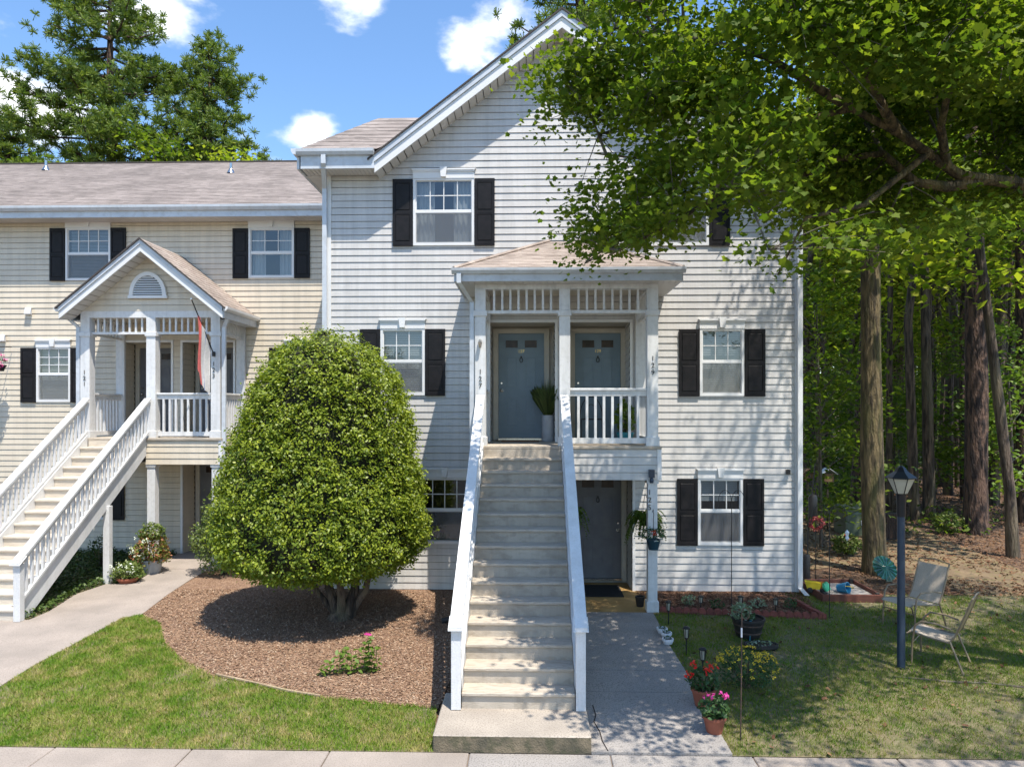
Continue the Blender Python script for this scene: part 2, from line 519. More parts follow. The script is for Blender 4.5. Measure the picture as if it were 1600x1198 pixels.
M['grass'] = leafmat('lawn_blades', [(.12, .25, .02), (.18, .31, .03), (.25, .34, .045), (.42, .39, .13), (.60, .48, .25)], trans=.3, rough=.6, spec=.2, clump=4)
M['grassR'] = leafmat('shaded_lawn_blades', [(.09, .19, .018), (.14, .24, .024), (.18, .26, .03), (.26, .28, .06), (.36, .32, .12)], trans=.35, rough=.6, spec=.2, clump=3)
M['bark'] = surf('grey_brown_bark', (.15, .11, .08), (.05, .038, .03), 13, .95, 1.0, 26, stretch=(1, 1, .14), c3=(.20, .17, .10), s3=4, f3=.4, bdist=.08, lo=.42, hi=.58)
M['pinebark'] = surf('pine_bark', (.14, .085, .06), (.035, .025, .022), 11, .95, 1.0, 22, stretch=(1, 1, .25), bdist=.09, lo=.43, hi=.57)
M['palebark'] = surf('pale_bark', (.17, .14, .105), (.07, .057, .045), 12, .9, .9, 30, stretch=(1, 1, .2), c3=(.12, .13, .07), s3=5, f3=.4)
M['mossbark'] = surf('mossy_yellow_bark', (.19, .14, .07), (.06, .046, .028), 13, .95, 1.0, 26, stretch=(1, 1, .18), c3=(.10, .095, .03), s3=5, f3=.6, bdist=.08, lo=.4, hi=.6)
M['maple'] = leafmat('maple_leaves', [(.08, .135, .015), (.12, .18, .02), (.19, .24, .028), (.085, .14, .018), (.26, .30, .04)], trans=.55, rough=.6, spec=.22)
M['holly'] = leafmat('holly_leaves', [(.09, .14, .014), (.18, .235, .018), (.27, .32, .025), (.10, .15, .014), (.35, .39, .04)], trans=.3, rough=.45, spec=.35)
M['hollyin'] = surf('holly_shade_core', (.022, .022, .010), (.012, .014, .006), 20, .95)  # near-black colour standing in for shade deep between the leaves
M['woods'] = leafmat('woodland_leaves', [(.09, .15, .018), (.06, .11, .016), (.17, .235, .028), (.07, .12, .018), (.26, .31, .04)], trans=.5, rough=.5, spec=.3)
M['woodsY'] = leafmat('sunlit_woodland_leaves', [(.24, .30, .03), (.16, .24, .026), (.36, .38, .05), (.28, .32, .04)], trans=.55, rough=.5, spec=.3)
M['needle'] = leafmat('pine_needles', [(.15, .22, .04), (.10, .16, .035), (.23, .28, .055), (.07, .12, .035)], trans=.35, rough=.5, spec=.3)
M['shrub'] = leafmat('shrub_leaves', [(.09, .14, .03), (.07, .11, .02), (.16, .21, .05), (.20, .23, .07)], trans=.3)
M['lime'] = leafmat('bright_leaves', [(.16, .25, .04), (.12, .20, .03), (.24, .32, .07)], trans=.4)
M['fern'] = leafmat('fern_leaves', [(.11, .18, .025), (.08, .14, .02), (.17, .24, .04)], trans=.35)
M['ivy'] = leafmat('ground_cover_leaves', [(.03, .055, .012), (.05, .09, .018), (.10, .15, .03)], trans=.2)
M['gera'] = leafmat('geranium_leaves', [(.045, .10, .03), (.03, .075, .022), (.07, .13, .04)], trans=.25)
M['silver'] = leafmat('silvery_leaves', [(.28, .34, .24), (.20, .28, .15), (.35, .4, .3)], trans=.2)
M['coleus'] = leafmat('pink_and_green_leaves', [(.35, .08, .06), (.14, .2, .04), (.42, .16, .10), (.10, .16, .03), (.25, .30, .06)], trans=.3)
M['redflower'] = leafmat('red_petals', [(.75, .02, .012), (.6, .015, .01), (.85, .06, .03)], trans=.2)
M['pinkflower'] = leafmat('magenta_petals', [(.6, .03, .25), (.7, .08, .35), (.5, .02, .2)], trans=.2)
M['whiteflower'] = leafmat('white_petals', [(.75, .78, .7), (.65, .7, .6)], trans=.2)
M['yellowflower'] = leafmat('yellow_petals', [(.8, .52, .02), (.85, .62, .05), (.7, .42, .02)], trans=.2)
M['terra'] = surf('terracotta', (.32, .10, .055), (.25, .08, .045), 8, .8, .2, 60)
M['brickred'] = surf('red_concrete_edging', (.26, .075, .055), (.17, .055, .042), 9, .9, .5, 60)
M['teal'] = surf('teal_plastic', (.02, .06, .085), None, 8, .5)
M['aqua'] = surf('aqua_glazed_pot', (.02, .25, .32), None, 8, .3)
M['greypot'] = surf('ribbed_pale_planter', (.36, .37, .38), (.30, .31, .32), 8, .6)
M['whitepot'] = surf('white_ceramic', (.75, .76, .78), None, 8, .25)
M['soilpot'] = surf('potting_soil', (.03, .022, .016), None, 30, .95, .5, 60)
M['barrel'] = surf('black_plastic_barrel', (.016, .015, .015), (.03, .025, .022), 14, .6, .3, 30)
M['lampblue'] = surf('dark_blue_lamp_post_paint', (.02, .035, .06), (.028, .045, .07), 10, .35, .1, 60)
M['lampcap'] = surf('black_lamp_cap', (.015, .015, .017), None, 10, .3)
M['lampglass'] = surf('frosted_lamp_glass', (.45, .41, .32), (.38, .35, .27), 8, .3, spec=.5)
M['sling'] = surf('beige_mesh_sling', (.47, .40, .32), (.40, .34, .27), 60, .8)
M['slingtan'] = surf('tan_mesh_sling', (.36, .27, .13), (.28, .21, .10), 60, .8)
M['chairframe'] = surf('bronze_chair_frame', (.30, .23, .15), (.22, .165, .11), 12, .4, metal=.3)
M['redwood'] = surf('red_stained_boards', (.16, .055, .035), (.10, .04, .028), 6, .8, .3, 40, stretch=(.5, 3, 3))
M['sand'] = surf('grey_sand', (.36, .33, .30), (.25, .23, .21), 12, .95, .5, 60)
M['green'] = surf('green_metal', (.01, .09, .06), (.008, .06, .045), 8, .22, spec=.7)
M['utility'] = surf('green_utility_box', (.11, .14, .09), (.08, .105, .07), 5, .5)
M['birdwood'] = surf('birdhouse_wood', (.20, .12, .06), None, 8, .8)
M['metalroof'] = surf('pale_metal_roof', (.55, .57, .58), None, 8, .3, metal=.5)
M['wood'] = surf('old_edging_timber', (.40, .30, .2), (.28, .2, .13), 8, .9, .5, 40)
M['toyblue'] = surf('blue_toy_plastic', (.02, .18, .35), None, 8, .35)
M['toygreen'] = surf('green_toy_plastic', (.05, .40, .18), None, 8, .35)
M['toyyellow'] = surf('yellow_toy_plastic', (.70, .50, .03), None, 8, .35)
M['toyorange'] = surf('orange_toy_plastic', (.55, .17, .02), None, 8, .35)
M['flagred'] = surf('faded_red_cloth', (.70, .17, .15), (.6, .14, .13), 20, .8)
M['flagwhite'] = surf('white_cloth', (.75, .73, .70), None, 20, .8)
M['flagblue'] = surf('faded_blue_cloth', (.12, .2, .4), None, 20, .8)
M['floodblue'] = surf('dark_floodlight', (.03, .045, .07), None, 8, .3)
m, n, l, out = nodes('warm_bulb'); em = n.new('ShaderNodeEmission'); em.inputs[0].default_value = (1, .55, .18, 1); em.inputs[1].default_value = 5
l.new(em.outputs[0], out.inputs['Surface']); M['bulb'] = m

# ------------------------------------------------------------------ the ground
def sheet(name, pts, mat, off=0.0, thick=0.0, parent=None, kind='structure', side=None):
    """flat piece of ground following the grade; pts are (x,y)"""
    bm = bmesh.new()
    vs = [bm.verts.new((p[0], p[1], 0)) for p in pts]
    bm.faces.new(vs)
    for yc in (7.2, 11.386):
        bmesh.ops.bisect_plane(bm, geom=bm.verts[:] + bm.edges[:] + bm.faces[:], plane_co=(0, yc, 0), plane_no=(0, 1, 0))
    bmesh.ops.triangulate(bm, faces=bm.faces[:])
    for v in bm.verts: v.co.z = gz(v.co.x, v.co.y) + off
    bmesh.ops.recalc_face_normals(bm, faces=bm.faces)
    if sum(f.normal.z for f in bm.faces) < 0: bmesh.ops.reverse_faces(bm, faces=bm.faces[:])
    if thick:
        ret = bmesh.ops.extrude_face_region(bm, geom=bm.faces[:])
        for v in ret['geom']:
            if isinstance(v, bmesh.types.BMVert): v.co.z += 0
        for v in [v for v in bm.verts if v not in ret['geom']]: v.co.z -= thick
        bmesh.ops.recalc_face_normals(bm, faces=bm.faces)
    me = bpy.data.meshes.new(name); bm.to_mesh(me); bm.free(); me.materials.append(mat)
    o = link(bpy.data.objects.new(name, me))
    if parent is not None: o.parent = parent
    elif kind: o['kind'] = kind
    return o


def gp(*pp): return [tuple(G(a, b)[:2]) for a, b in pp]


sheet('ground', [(-400, 4.4), (400, 4.4), (400, 700), (-400, 700)], M['floor'], -.03)
sheet('road', [(-400, -60), (400, -60), (400, 4.25), (-400, 4.25)], M['asphalt'], -.15)
kb = MB(); kb.box(-60, 60, 4.25, 4.4, -.5, -.18); kb.build('kerb', M['concrete'])['kind'] = 'structure'
YS = 7.25
sheet('sidewalk', [(-60, 4.4), (60, 4.4), (60, YS), (-60, YS)], M['found'], -.012)
sw = bpy.data.objects['sidewalk']
joints = [X(0, 7.3) - 6.9 + 0] if False else None
# joints of the pavement measured along its inner edge
jx = [G(87, 1167).x, G(289, 1172).x, G(512, 1179).x]
step = (jx[2] - jx[0]) / 2
x = jx[0] - 8 * step
sl = 0
while x < 14:
    ya, yb = 4.41, YS
    b = MB(); b.bev(x + .006, x + step - .006, ya, yb, gz(0, 5) - .06, gz(0, 5) + .004 + random.uniform(-.002, .002), .008)
    b.build('paving_slab', M['concrete'] if x < -.8 else M['aggregate'] if x < .9 else M['concrete'], sw)
    x += step

LAWN = gp((-60, 1164), (-60, 1108), (0, 1074), (60, 1037), (130, 1000), (190, 967), (222, 961), (250, 975), (258, 1005), (285, 1032), (330, 1055), (400, 1070), (455, 1083), (520, 1092), (600, 1100), (682, 1106), (676, 1182))
LAWN = [(-9.5, YS + .0)] + [(-9.5, LAWN[1][1] + .6)] + LAWN[1:-1] + [(LAWN[-1][0], YS)]
sheet('lawn', LAWN, M['soil'], .004)
MUL = gp((222, 961), (262, 930), (300, 905), (322, 893)) + [(-6.2, 14.7), (-3.9, 16.1), (-3.9, 13.1), (-.95, 13.1), (-.95, 11.5), (-1.02, 9.3)] + gp((684, 1108), (600, 1100), (520, 1092), (455, 1083), (400, 1070), (330, 1055), (285, 1032), (258, 1005), (250, 975))
sheet('mulch_bed', MUL, M['mulch'], .010)
WALKL = gp((-250, 1190), (0, 1074), (60, 1037), (130, 1000), (190, 967), (222, 961), (262, 930), (300, 905), (322, 893), (318, 883), (250, 885), (212, 912), (165, 914), (118, 930), (76, 957), (45, 970), (-80, 968))
wl_ = sheet('left_walkway', WALKL, M['concrete'], .022, .06)
bed_l = gp((-80, 968), (45, 970), (76, 957), (118, 930), (165, 914), (212, 912), (250, 885)) + [(-8.2, 16.1), (-13, 16.1)]
sheet('ivy_bed', bed_l, M['soil'], .006)
# right-hand walkway in separate pours
wr_ = bpy.data.objects.new('walkway', None); link(wr_); wr_['kind'] = 'structure'
XL = .62
yj = [G(1000, 1181).y, G(1000, 1083).y, G(1000, 1049).y, G(1000, 1009).y, G(1000, 958).y]
xr = [G(1145, 1181).x, G(1089, 1083).x, G(1071, 1049).x, G(1046, 1009).x, G(1020, 958).x]
yj[0] = YS + .01
for i in range(4):
    sheet('concrete_panel', [(XL, yj[i] + .006), (xr[i], yj[i] + .006), (xr[i + 1], yj[i + 1] - .006), (XL, yj[i + 1] - .006)], M['aggregate'], .02, .06, parent=wr_)
# hairline crack
b = MB(); pts = [G(926, 1104), G(931, 1120), G(928, 1130), G(937, 1145), G(941, 1160), G(950, 1176)]
for i in range(len(pts) - 1):
    p, q = pts[i], pts[i + 1]; p.z = gz(0, p.y) + .0245; q.z = gz(0, q.y) + .0245
    w = .006
    b.quad(p - Vector((w, 0, 0)), p + Vector((w, 0, 0)), q + Vector((w, 0, 0)), q - Vector((w, 0, 0)))
b.build('crack', M['soilpot'], wr_)
LAWNR = [(xr[0], YS), (14, YS), (14, 12.4), (9, 12.9), (4.6, 13.0)] + gp((1290, 968), (1160, 962), (1032, 957)) + [(xr[4], yj[4]), (xr[3], yj[3]), (xr[2], yj[2]), (xr[1], yj[1])]
sheet('side_lawn', LAWNR, M['soil'], .004)
BEDR = gp((1030, 957), (1160, 961), (1292, 967)) + [(4.95, 13.08), (1.9, 13.08)]
sheet('flower_bed', BEDR, M['mulch'], .012)
dirt = gp((1250, 890), (1340, 880), (1450, 905), (1600, 960), (1700, 1010), (1700, 930), (1500, 850), (1380, 800), (1250, 800))
M['dirt'] = surf('bare_sandy_soil', (.22, .155, .09), (.14, .095, .055), 2.2, .95, .7, 40, c3=(.15, .13, .05), s3=6, f3=.6)
sheet('bare_soil', dirt, M['dirt'], -.018)
M['pathm'] = surf('sandy_path', (.42, .36, .29), (.3, .25, .19), 3, .95, .5, 20)
sheet('footpath', [(14, 44), (60, 58), (60, 63), (14, 49), (7, 45), (7, 42)], M['pathm'], -.012)

# landing slab in front of the main stairs
b = MB(); y0 = 7.2
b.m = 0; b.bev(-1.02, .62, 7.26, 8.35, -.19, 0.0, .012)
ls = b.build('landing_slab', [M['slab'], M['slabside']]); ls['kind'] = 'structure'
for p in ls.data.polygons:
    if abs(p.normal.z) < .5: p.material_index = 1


# ------------------------------------------------------------------ building parts
LAP = .127


def bands(z0, z1, ops):
    zs = sorted({z0, z1} | {z for o in ops for z in (o[2], o[3]) if z0 + 1e-4 < z < z1 - 1e-4})
    return list(zip(zs[:-1], zs[1:]))


def spans(x0, x1, za, zb, ops):
    s = [(x0, x1)]; zc = (za + zb) / 2
    for o in ops:
        if o[2] < zc < o[3]:
            s = [t for a, b_ in s for t in ((a, min(b_, o[0])), (max(a, o[1]), b_)) if t[1] - t[0] > 1e-4]
    return s


def siding(parent, x0, x1, zb, zt, Y, ops, mat, edge=None, org=(0, 0, 0), t=.0125, name='siding_board'):
    z = zb; SL = .008
    while z < zt - 1e-4:
        z1 = min(z + LAP, zt); yf = lambda q: Y - t * (1 - (q - z) / LAP) - .002
        runs = []                # [x0, x1, MB]
        for za, zc in bands(z, z1, ops):
            for xa, xb in spans(x0, x1, za, zc, ops):
                la, ra, lc, rc = xa, xb, xa, xb
                if edge:
                    (ea, fa), (ec, fc) = edge(za), edge(zc)
                    la, ra, lc, rc = max(xa, ea), min(xb, fa), max(xa, ec), min(xb, fc)
                    if ra - la < .01: continue
                    if rc < lc: lc = rc = (lc + rc) / 2
                b = None
                for rn in runs:
                    if xa < rn[1] - 1e-3 and xb > rn[0] + 1e-3: b = rn[2]; break
                if b is None:
                    b = MB(org); runs.append((xa, xb, b))
                zq = min(zc, z1 - SL)
                if zq > za: b.quad((la, yf(za), za), (ra, yf(za), za), (rc, yf(zq), zq), (lc, yf(zq), zq))
                if zc == z1:
                    b.quad((lc, yf(zq), zq), (rc, yf(zq), zq), (rc, Y + .03, zq), (lc, Y + .03, zq))
                    b.quad((lc, Y + .03, zq), (rc, Y + .03, zq), (rc, Y + .03, zc + .004), (lc, Y + .03, zc + .004))
                if za == z:
                    b.quad((la, Y + .03, za + .003), (ra, Y + .03, za + .003), (ra, yf(za), za), (la, yf(za), za))
        for _, _, b in runs:
            me = bpy.data.meshes.new(name); me.from_pydata(b.v, [], b.f); me.materials.append(mat)
            o = link(bpy.data.objects.new(name, me)); o.parent = parent
        z = z1


def frame_ring(b, x0, x1, z0, z1, w, y0, y1, wt=None, wb=None):
    wt = wt or w; wb = wb or w
    b.box(x0, x0 + w, y0, y1, z0, z1); b.box(x1 - w, x1, y0, y1, z0, z1)
    b.box(x0 + w, x1 - w, y0, y1, z1 - wt, z1); b.box(x0 + w, x1 - w, y0, y1, z0, z0 + wb)


def shutter(parent, x0, x1, z0, z1, Y, org):
    b = MB(org); y1, y0 = Y - .018, Y - .05
    w = .045; zm = z0 + (z1 - z0) * .5
    b.box(x0, x1, y0 + .012, y1, z0, z1)
    frame_ring(b, x0, x1, z0, z1, w, y0, y0 + .012, .075, .085)
    b.box(x0 + w, x1 - w, y0, y0 + .012, zm - .045, zm + .035)
    s = b.build('shutter', M['shutter'], parent)
    for a, c in ((z0 + .085, zm - .045), (zm + .035, z1 - .075)):
        q = MB(org); q.bev(x0 + w + .012, x1 - w - .012, y0 - .001, y0 + .011, a + .014, c - .014, .0045)
        q.build('shutter_panel', M['shutter'], s)
    for a in (z0 + .03, zm - .022, z1 - .055):   # scroll bands
        q = MB(org)
        n_ = 9
        for i in range(n_):
            xa = x0 + w + (x1 - x0 - 2 * w) * i / n_; xb = xa + (x1 - x0 - 2 * w) / n_ * .55
            q.box(xa, xb, y0 - .004, y0 - .0005, a, a + .018)
        q.build('shutter_band', M['shutter'], s)


def window(parent, x0, x1, z0, z1, Y, cols, rows, org, back='blind', head=True, sh=(True, True), shw=.37, lower='screen', shz=None, split=.5, lamp=False):
    """sash window; x0..z1 is the outer frame; returns the opening"""
    b = MB(org); fw = .045
    frame_ring(b, x0, x1, z0, z1, fw, Y - .035, Y + .07, .03, .05)
    w = b.build('window', M['trimwhite'], parent)
    ix0, ix1, iz0, iz1 = x0 + fw, x1 - fw, z0 + .05, z1 - .03
    zm = iz0 + (iz1 - iz0) * split
    q = MB(org); q.box(ix0, ix1, Y - .02, Y + .02, zm - .022, zm + .022)
    for a, c in ((iz0, zm - .022), (zm + .022, iz1)):
        frame_ring(q, ix0, ix1, a, c, .016, Y - .012, Y + .02)
    q.build('sash', M['trimwhite'], w)
    px0, px1, pz0, pz1 = ix0 + .016, ix1 - .016, zm + .038, iz1 - .016
    q = MB(org)
    cw, rh = (px1 - px0) / cols, (pz1 - pz0) / rows
    for i in range(1, cols): q.box(px0 + i * cw - .008, px0 + i * cw + .008, Y - .008, Y + .012, pz0, pz1)
    for i in range(1, rows):
        for k in range(cols): q.box(px0 + k * cw + .0085, px0 + (k + 1) * cw - .0085, Y - .007, Y + .011, pz0 + i * rh - .008, pz0 + i * rh + .008)
    q.build('muntin', M['trimwhite'], w)
    for i in range(cols):
        for k in range(rows):
            g = MB(org); g.quad((px0 + i * cw, Y + .003, pz0 + k * rh), (px0 + (i + 1) * cw, Y + .003, pz0 + k * rh), (px0 + (i + 1) * cw, Y + .003, pz0 + (k + 1) * rh), (px0 + i * cw, Y + .003, pz0 + (k + 1) * rh))
            g.build('pane', M['glass'], w)
    g = MB(org); g.quad((px0, Y + .006, iz0 + .016), (px1, Y + .006, iz0 + .016), (px1, Y + .006, zm - .038), (px0, Y + .006, zm - .038))
    g.build('pane', M['glass'], w)
    # room behind
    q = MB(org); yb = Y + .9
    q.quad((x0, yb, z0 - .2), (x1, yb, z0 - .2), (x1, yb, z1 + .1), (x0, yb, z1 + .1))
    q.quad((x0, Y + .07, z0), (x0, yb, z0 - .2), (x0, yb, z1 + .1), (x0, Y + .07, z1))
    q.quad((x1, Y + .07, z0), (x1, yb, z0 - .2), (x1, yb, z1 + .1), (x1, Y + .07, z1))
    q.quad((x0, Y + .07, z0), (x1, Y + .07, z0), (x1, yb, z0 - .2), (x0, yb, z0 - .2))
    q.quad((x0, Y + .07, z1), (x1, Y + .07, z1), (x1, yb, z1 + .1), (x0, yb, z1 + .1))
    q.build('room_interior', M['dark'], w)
    if back in ('blind', 'halfblind'):
        q = MB(org); top = iz1; bot = iz0 + .02 if back == 'blind' else zm + .18
        z = bot
        while z < top:
            q.quad((ix0 + .02, Y + .075, z), (ix1 - .02, Y + .075, z), (ix1 - .02, Y + .095, z + .030), (ix0 + .02, Y + .095, z + .030))
            z += .034
        q.build('blind', M['blind'], w)
    if back == 'curtain':
        for side in (0, 1):
            q = MB(org); n_ = 14; pts = []
            cw_ = (ix1 - ix0) * .33
            for i in range(n_ + 1):
                xx = (ix0 + cw_ * i / n_) if side == 0 else (ix1 - cw_ * i / n_)
                pts.append((xx, Y + .1 + .018 * math.sin(i * 1.7)))
            for i in range(n_):
                q.quad((*pts[i], iz0), (*pts[i + 1], iz0), (*pts[i + 1], iz1), (*pts[i], iz1))
            q.build('curtain', M['curtain'], w)
    if lower == 'screen':
        m_, n_, l_, o_ = (None,) * 4
        g = MB(org); g.quad((ix0 + .004, Y - .014, iz0), (ix1 - .004, Y - .014, iz0), (ix1 - .004, Y - .014, zm - .02), (ix0 + .004, Y - .014, zm - .02))
        g.build('insect_screen', M['mesh'], w)
    if head:
        hh = .15
        b = MB(org)
        b.box(x0 - .005, x1 + .005, Y - .045, Y - .003, z1 + .003, z1 + hh - .03)
        b.prism([(x0 - .005, Y - .075, z1 + hh), (x1 + .005, Y - .075, z1 + hh), (x1 + .035, Y - .075, z1 + hh + .03), (x0 - .035, Y - .075, z1 + hh + .03)], (0, .072, 0))
        b.box(x0 - .005, x1 + .005, Y - .06, Y - .003, z1 + hh - .03, z1 + hh)
        b.build('window_header', M['trimwhite'], w)
        k = MB(org); xc = (x0 + x1) / 2
        k.prism([(xc - .045, Y - .095, z1 + .02), (xc + .045, Y - .095, z1 + .02), (xc + .066, Y - .095, z1 + hh + .05), (xc - .066, Y - .095, z1 + hh + .05)], (0, .09, 0))
        k.build('keystone', M['trimwhite'], w)
    if lamp:
        q = MB(org); q.lathe([(.005, .05), (.03, .02), (.035, -.02), (.005, -.05)], ((x0 + x1) / 2 + .16, Y + .5, zm + .12), 10)
        q.build('room_lamp', M['bulb'], w)
    sa, sb = (z0 - .01, z1 - .005) if shz is None else shz
    if sh[0]: shutter(parent, x0 - .012 - shw, x0 - .012, sa, sb, Y, org)
    if sh[1]: shutter(parent, x1 + .012, x1 + .012 + shw, sa, sb, Y, org)
    return (x0, x1, z0, z1)


# fine insect screen: partly see-through weave
m, n, l, out = nodes('insect_screen')
tr = n.new('ShaderNodeBsdfTransparent'); df = n.new('ShaderNodeBsdfDiffuse'); df.inputs[0].default_value = (.22, .23, .24, 1)
mx = n.new('ShaderNodeMixShader'); mx.inputs[0].default_value = .42
l.new(tr.outputs[0], mx.inputs[1]); l.new(df.outputs[0], mx.inputs[2]); l.new(mx.outputs[0], out.inputs['Surface']); M['mesh'] = m


def text(body, loc, size, mat, parent, ext=.004, sp=1.0, name='house_number'):
    cu = bpy.data.curves.new(name, 'FONT'); cu.body = body; cu.size = size; cu.extrude = ext; cu.align_x = 'CENTER'; cu.align_y = 'CENTER'; cu.space_line = sp
    cu.materials.append(mat)
    t_ = bpy.data.objects.new(name, cu)
    me = bpy.data.meshes.new_from_object(t_); bpy.data.objects.remove(t_)
    o = link(bpy.data.objects.new(name, me)); o.location = loc; o.rotation_euler = (R(90), 0, 0)
    o.parent = parent
    return o


def door(parent, x0, x1, z0, z1, Y, mat, org, knob='L', num=None, label=None):
    b = MB(org); b.box(x0, x1, Y, Y + .045, z0, z1)
    d = b.build('door', mat, parent)
    if label: d['label'] = label
    W, H = x1 - x0, z1 - z0
    pw = W * .30; xs = [(x0 + W * .14, x0 + W * .14 + pw), (x1 - W * .14 - pw, x1 - W * .14)]
    for xa, xb in xs:
        for a, c in ((.10, .39), (.47, .79)):
            q = MB(org)
            frame_ring(q, xa, xb, z0 + H * a, z0 + H * c, .016, Y - .007, Y - .001)
            q.bev(xa + .045, xb - .045, Y - .008, Y - .001, z0 + H * a + .045, z0 + H * c - .045, .003)
            q.build('door_panel', mat, d)
        q = MB(org); frame_ring(q, xa - .005, xb + .005, z0 + H * .855, z0 + H * .945, .02, Y - .012, Y - .001)
        q.build('door_window_frame', mat, d)
        q = MB(org); q.box(xa + .016, xb - .016, Y - .004, Y - .001, z0 + H * .855 + .021, z0 + H * .945 - .021)
        q.build('door_window', M['lite'], d)
    kx = x0 + .06 if knob == 'L' else x1 - .06
    q = MB(org); q.lathe([(.006, -.075), (.022, -.065), (.03, -.05), (.022, -.035), (.01, -.03), (.01, -.01), (.032, -.008), (.032, 0)], (kx, Y, z0 + H * .455), 14, 'y')
    q.build('knob', M['nickel'], d, True)
    q = MB(org); q.lathe([(.018, -.03), (.026, -.02), (.028, 0)], (kx, Y, z0 + H * .525), 12, 'y'); q.build('deadbolt', M['nickel'], d, True)
    xc = (x0 + x1) / 2
    q = MB(org); q.tube([(xc + .028 * math.sin(a), Y - .02, z0 + H * .745 + .045 * math.cos(a)) for a in np.linspace(0, 2 * math.pi, 13)], .007, 6)
    q.box(xc - .014, xc + .014, Y - .025, Y - .001, z0 + H * .765, z0 + H * .785)
    q.build('knocker', M['black'], d)
    if num:
        text(num, Vector((xc, Y - .006, z0 + H * .83)) - Vector(org), .085, M['digit'] if mat is M['doorgrey'] else M['brass'], d, .003)
    # casing
    q = MB(org); cw = .10
    q.box(x0 - cw, x0 - .004, Y - .03, Y + .05, z0 - .04, z1 + .09)
    q.box(x1 + .004, x1 + cw, Y - .03, Y + .05, z0 - .04, z1 + .09)
    q.box(x0 - .004, x1 + .004, Y - .03, Y + .05, z1 + .004, z1 + .09)
    q.build('door_casing', M['casing'], parent)
    q = MB(org); q.box(x0 - .004, x1 + .004, Y - .06, Y + .05, z0 - .04, z0 - .004); q.build('door_threshold', M['nickel'], parent)


def alcove(parent, x0, x1, z0, z1, Y, dep, mat, org, ceil=True):
    """recess in a wall: siding on both cheeks and the back, ceiling on top"""
    for xx, s in ((x0, 1), (x1, -1)):
        b = MB(org); z = z0
        while z < z1 - 1e-3:
            zz = min(z + LAP, z1)
            b.quad((xx + s * .016, Y, z), (xx + s * .016, Y + dep, z), (xx, Y + dep, zz), (xx, Y, zz))
            b.quad((xx, Y, z + .002), (xx, Y + dep, z + .002), (xx + s * .016, Y + dep, z), (xx + s * .016, Y, z))
            z = zz
        b.build('alcove_side', mat, parent)
    b = MB(org); b.quad((x0, Y + dep + .05, z0), (x1, Y + dep + .05, z0), (x1, Y + dep + .05, z1), (x0, Y + dep + .05, z1))
    b.quad((x0, Y, z1), (x1, Y, z1), (x1, Y + dep + .05, z1), (x0, Y + dep + .05, z1))
    b.build('alcove_back', M['casing'], parent)
    b = MB(org); w = .05
    b.box(x0 - w, x0, Y - .03, Y + .02, z0, z1 + w); b.box(x1, x1 + w, Y - .03, Y + .02, z0, z1 + w); b.box(x0, x1, Y - .03, Y + .02, z1, z1 + w)
    b.build('alcove_trim', M['trimwhite'], parent)


def duct(b, pts, w=.07, d=.055):
    for p, q in zip(pts[:-1], pts[1:]):
        p, q = Vector(p), Vector(q)
        dr = (q - p)
        if abs(dr.x) > abs(dr.z) * 3:
            pr = [(0, -d / 2, -w / 2), (0, d / 2, -w / 2), (0, d / 2, w / 2), (0, -d / 2, w / 2)]
        else:
            pr = [(-w / 2, -d / 2, 0), (w / 2, -d / 2, 0), (w / 2, d / 2, 0), (-w / 2, d / 2, 0)]
        b.prism([p + Vector(c) for c in pr], dr)


def shingle_plane(b, e0, e1, r1, r0, rows, t=.007):
    """stepped courses between eave e0-e1 and ridge r0-r1"""
    e0, e1, r0, r1 = map(Vector, (e0, e1, r0, r1))
    nrm = (e1 - e0).cross(r0 - e0).normalized()
    if nrm.z < 0: nrm = -nrm
    for i in range(rows):
        a, c = i / rows, (i + 1) / rows
        p0, p1 = e0.lerp(r0, a), e1.lerp(r1, a)
        q0, q1 = e0.lerp(r0, c), e1.lerp(r1, c)
        b.quad(p0 + nrm * t, p1 + nrm * t, q1, q0)
        b.quad(p0 - nrm * .001, p1 - nrm * .001, p1 + nrm * t, p0 + nrm * t)


# ------------------------------------------------------------------ main building
YW = 13.08
BX0, BX1 = X(513, YW), X(1247, YW)
XC = (BX0 + BX1) / 2
ORG = Vector((XC, YW, 0))
main = thing('apartment_building', 'tall light grey apartment building with high front gable and black shutters behind the central stairs', 'building', ORG)
YD = YW + .62                    # door plane
DL = (X(779, YD), X(850, YD)); DR = (X(898.5, YD), X(969.5, YD))
FZ = 2.76                        # porch floor
ops = []


def win_px(parent, Y, a, bb, top, bot, cols, rows, org, **k):
    x0, x1 = X(a, Y), X(bb, Y)
    z0, z1 = Z((a + bb) / 2, bot, Y), Z((a + bb) / 2, top, Y)
    o = window(parent, x0, x1, z0, z1, Y, cols, rows, org, **k)
    return o


ops.append(win_px(main, YW, 646, 741, 280, 384, 4, 2, ORG, back='curtain', lamp=True))
ops.append(win_px(main, YW, 1012, 1107, 280, 384, 4, 2, ORG, back='curtain'))
ops.append(win_px(main, YW, 595, 664, 514, 617.5, 3, 2, ORG, back='blind'))
ops.append(win_px(main, YW, 1093, 1162, 514, 618.5, 3, 2, ORG, back='blind'))
ops.append(win_px(main, YW, 652, 738, 746, 849, 4, 2, ORG, back='none', sh=(True, False)))
ops.append(win_px(main, YW, 1090, 1160, 747, 851, 3, 2, ORG, back='halfblind'))
AL = (X(765, YW), X(867, YW), FZ, Z(820, 504, YW)); AR = (X(889, YW), X(984, YW), FZ, Z(820, 504, YW))
AG = (X(889, YW), X(988, YW), 0.0, 2.2)
ops += [(AL[0] - .05, AL[1] + .05, AL[2], AL[3] + .05), (AR[0] - .05, AR[1] + .05, AR[2], AR[3] + .05), (AG[0] - .05, AG[1] + .05, -.05, AG[3] + .05)]
zwall0, zeave = .02, 7.74
slope = .76
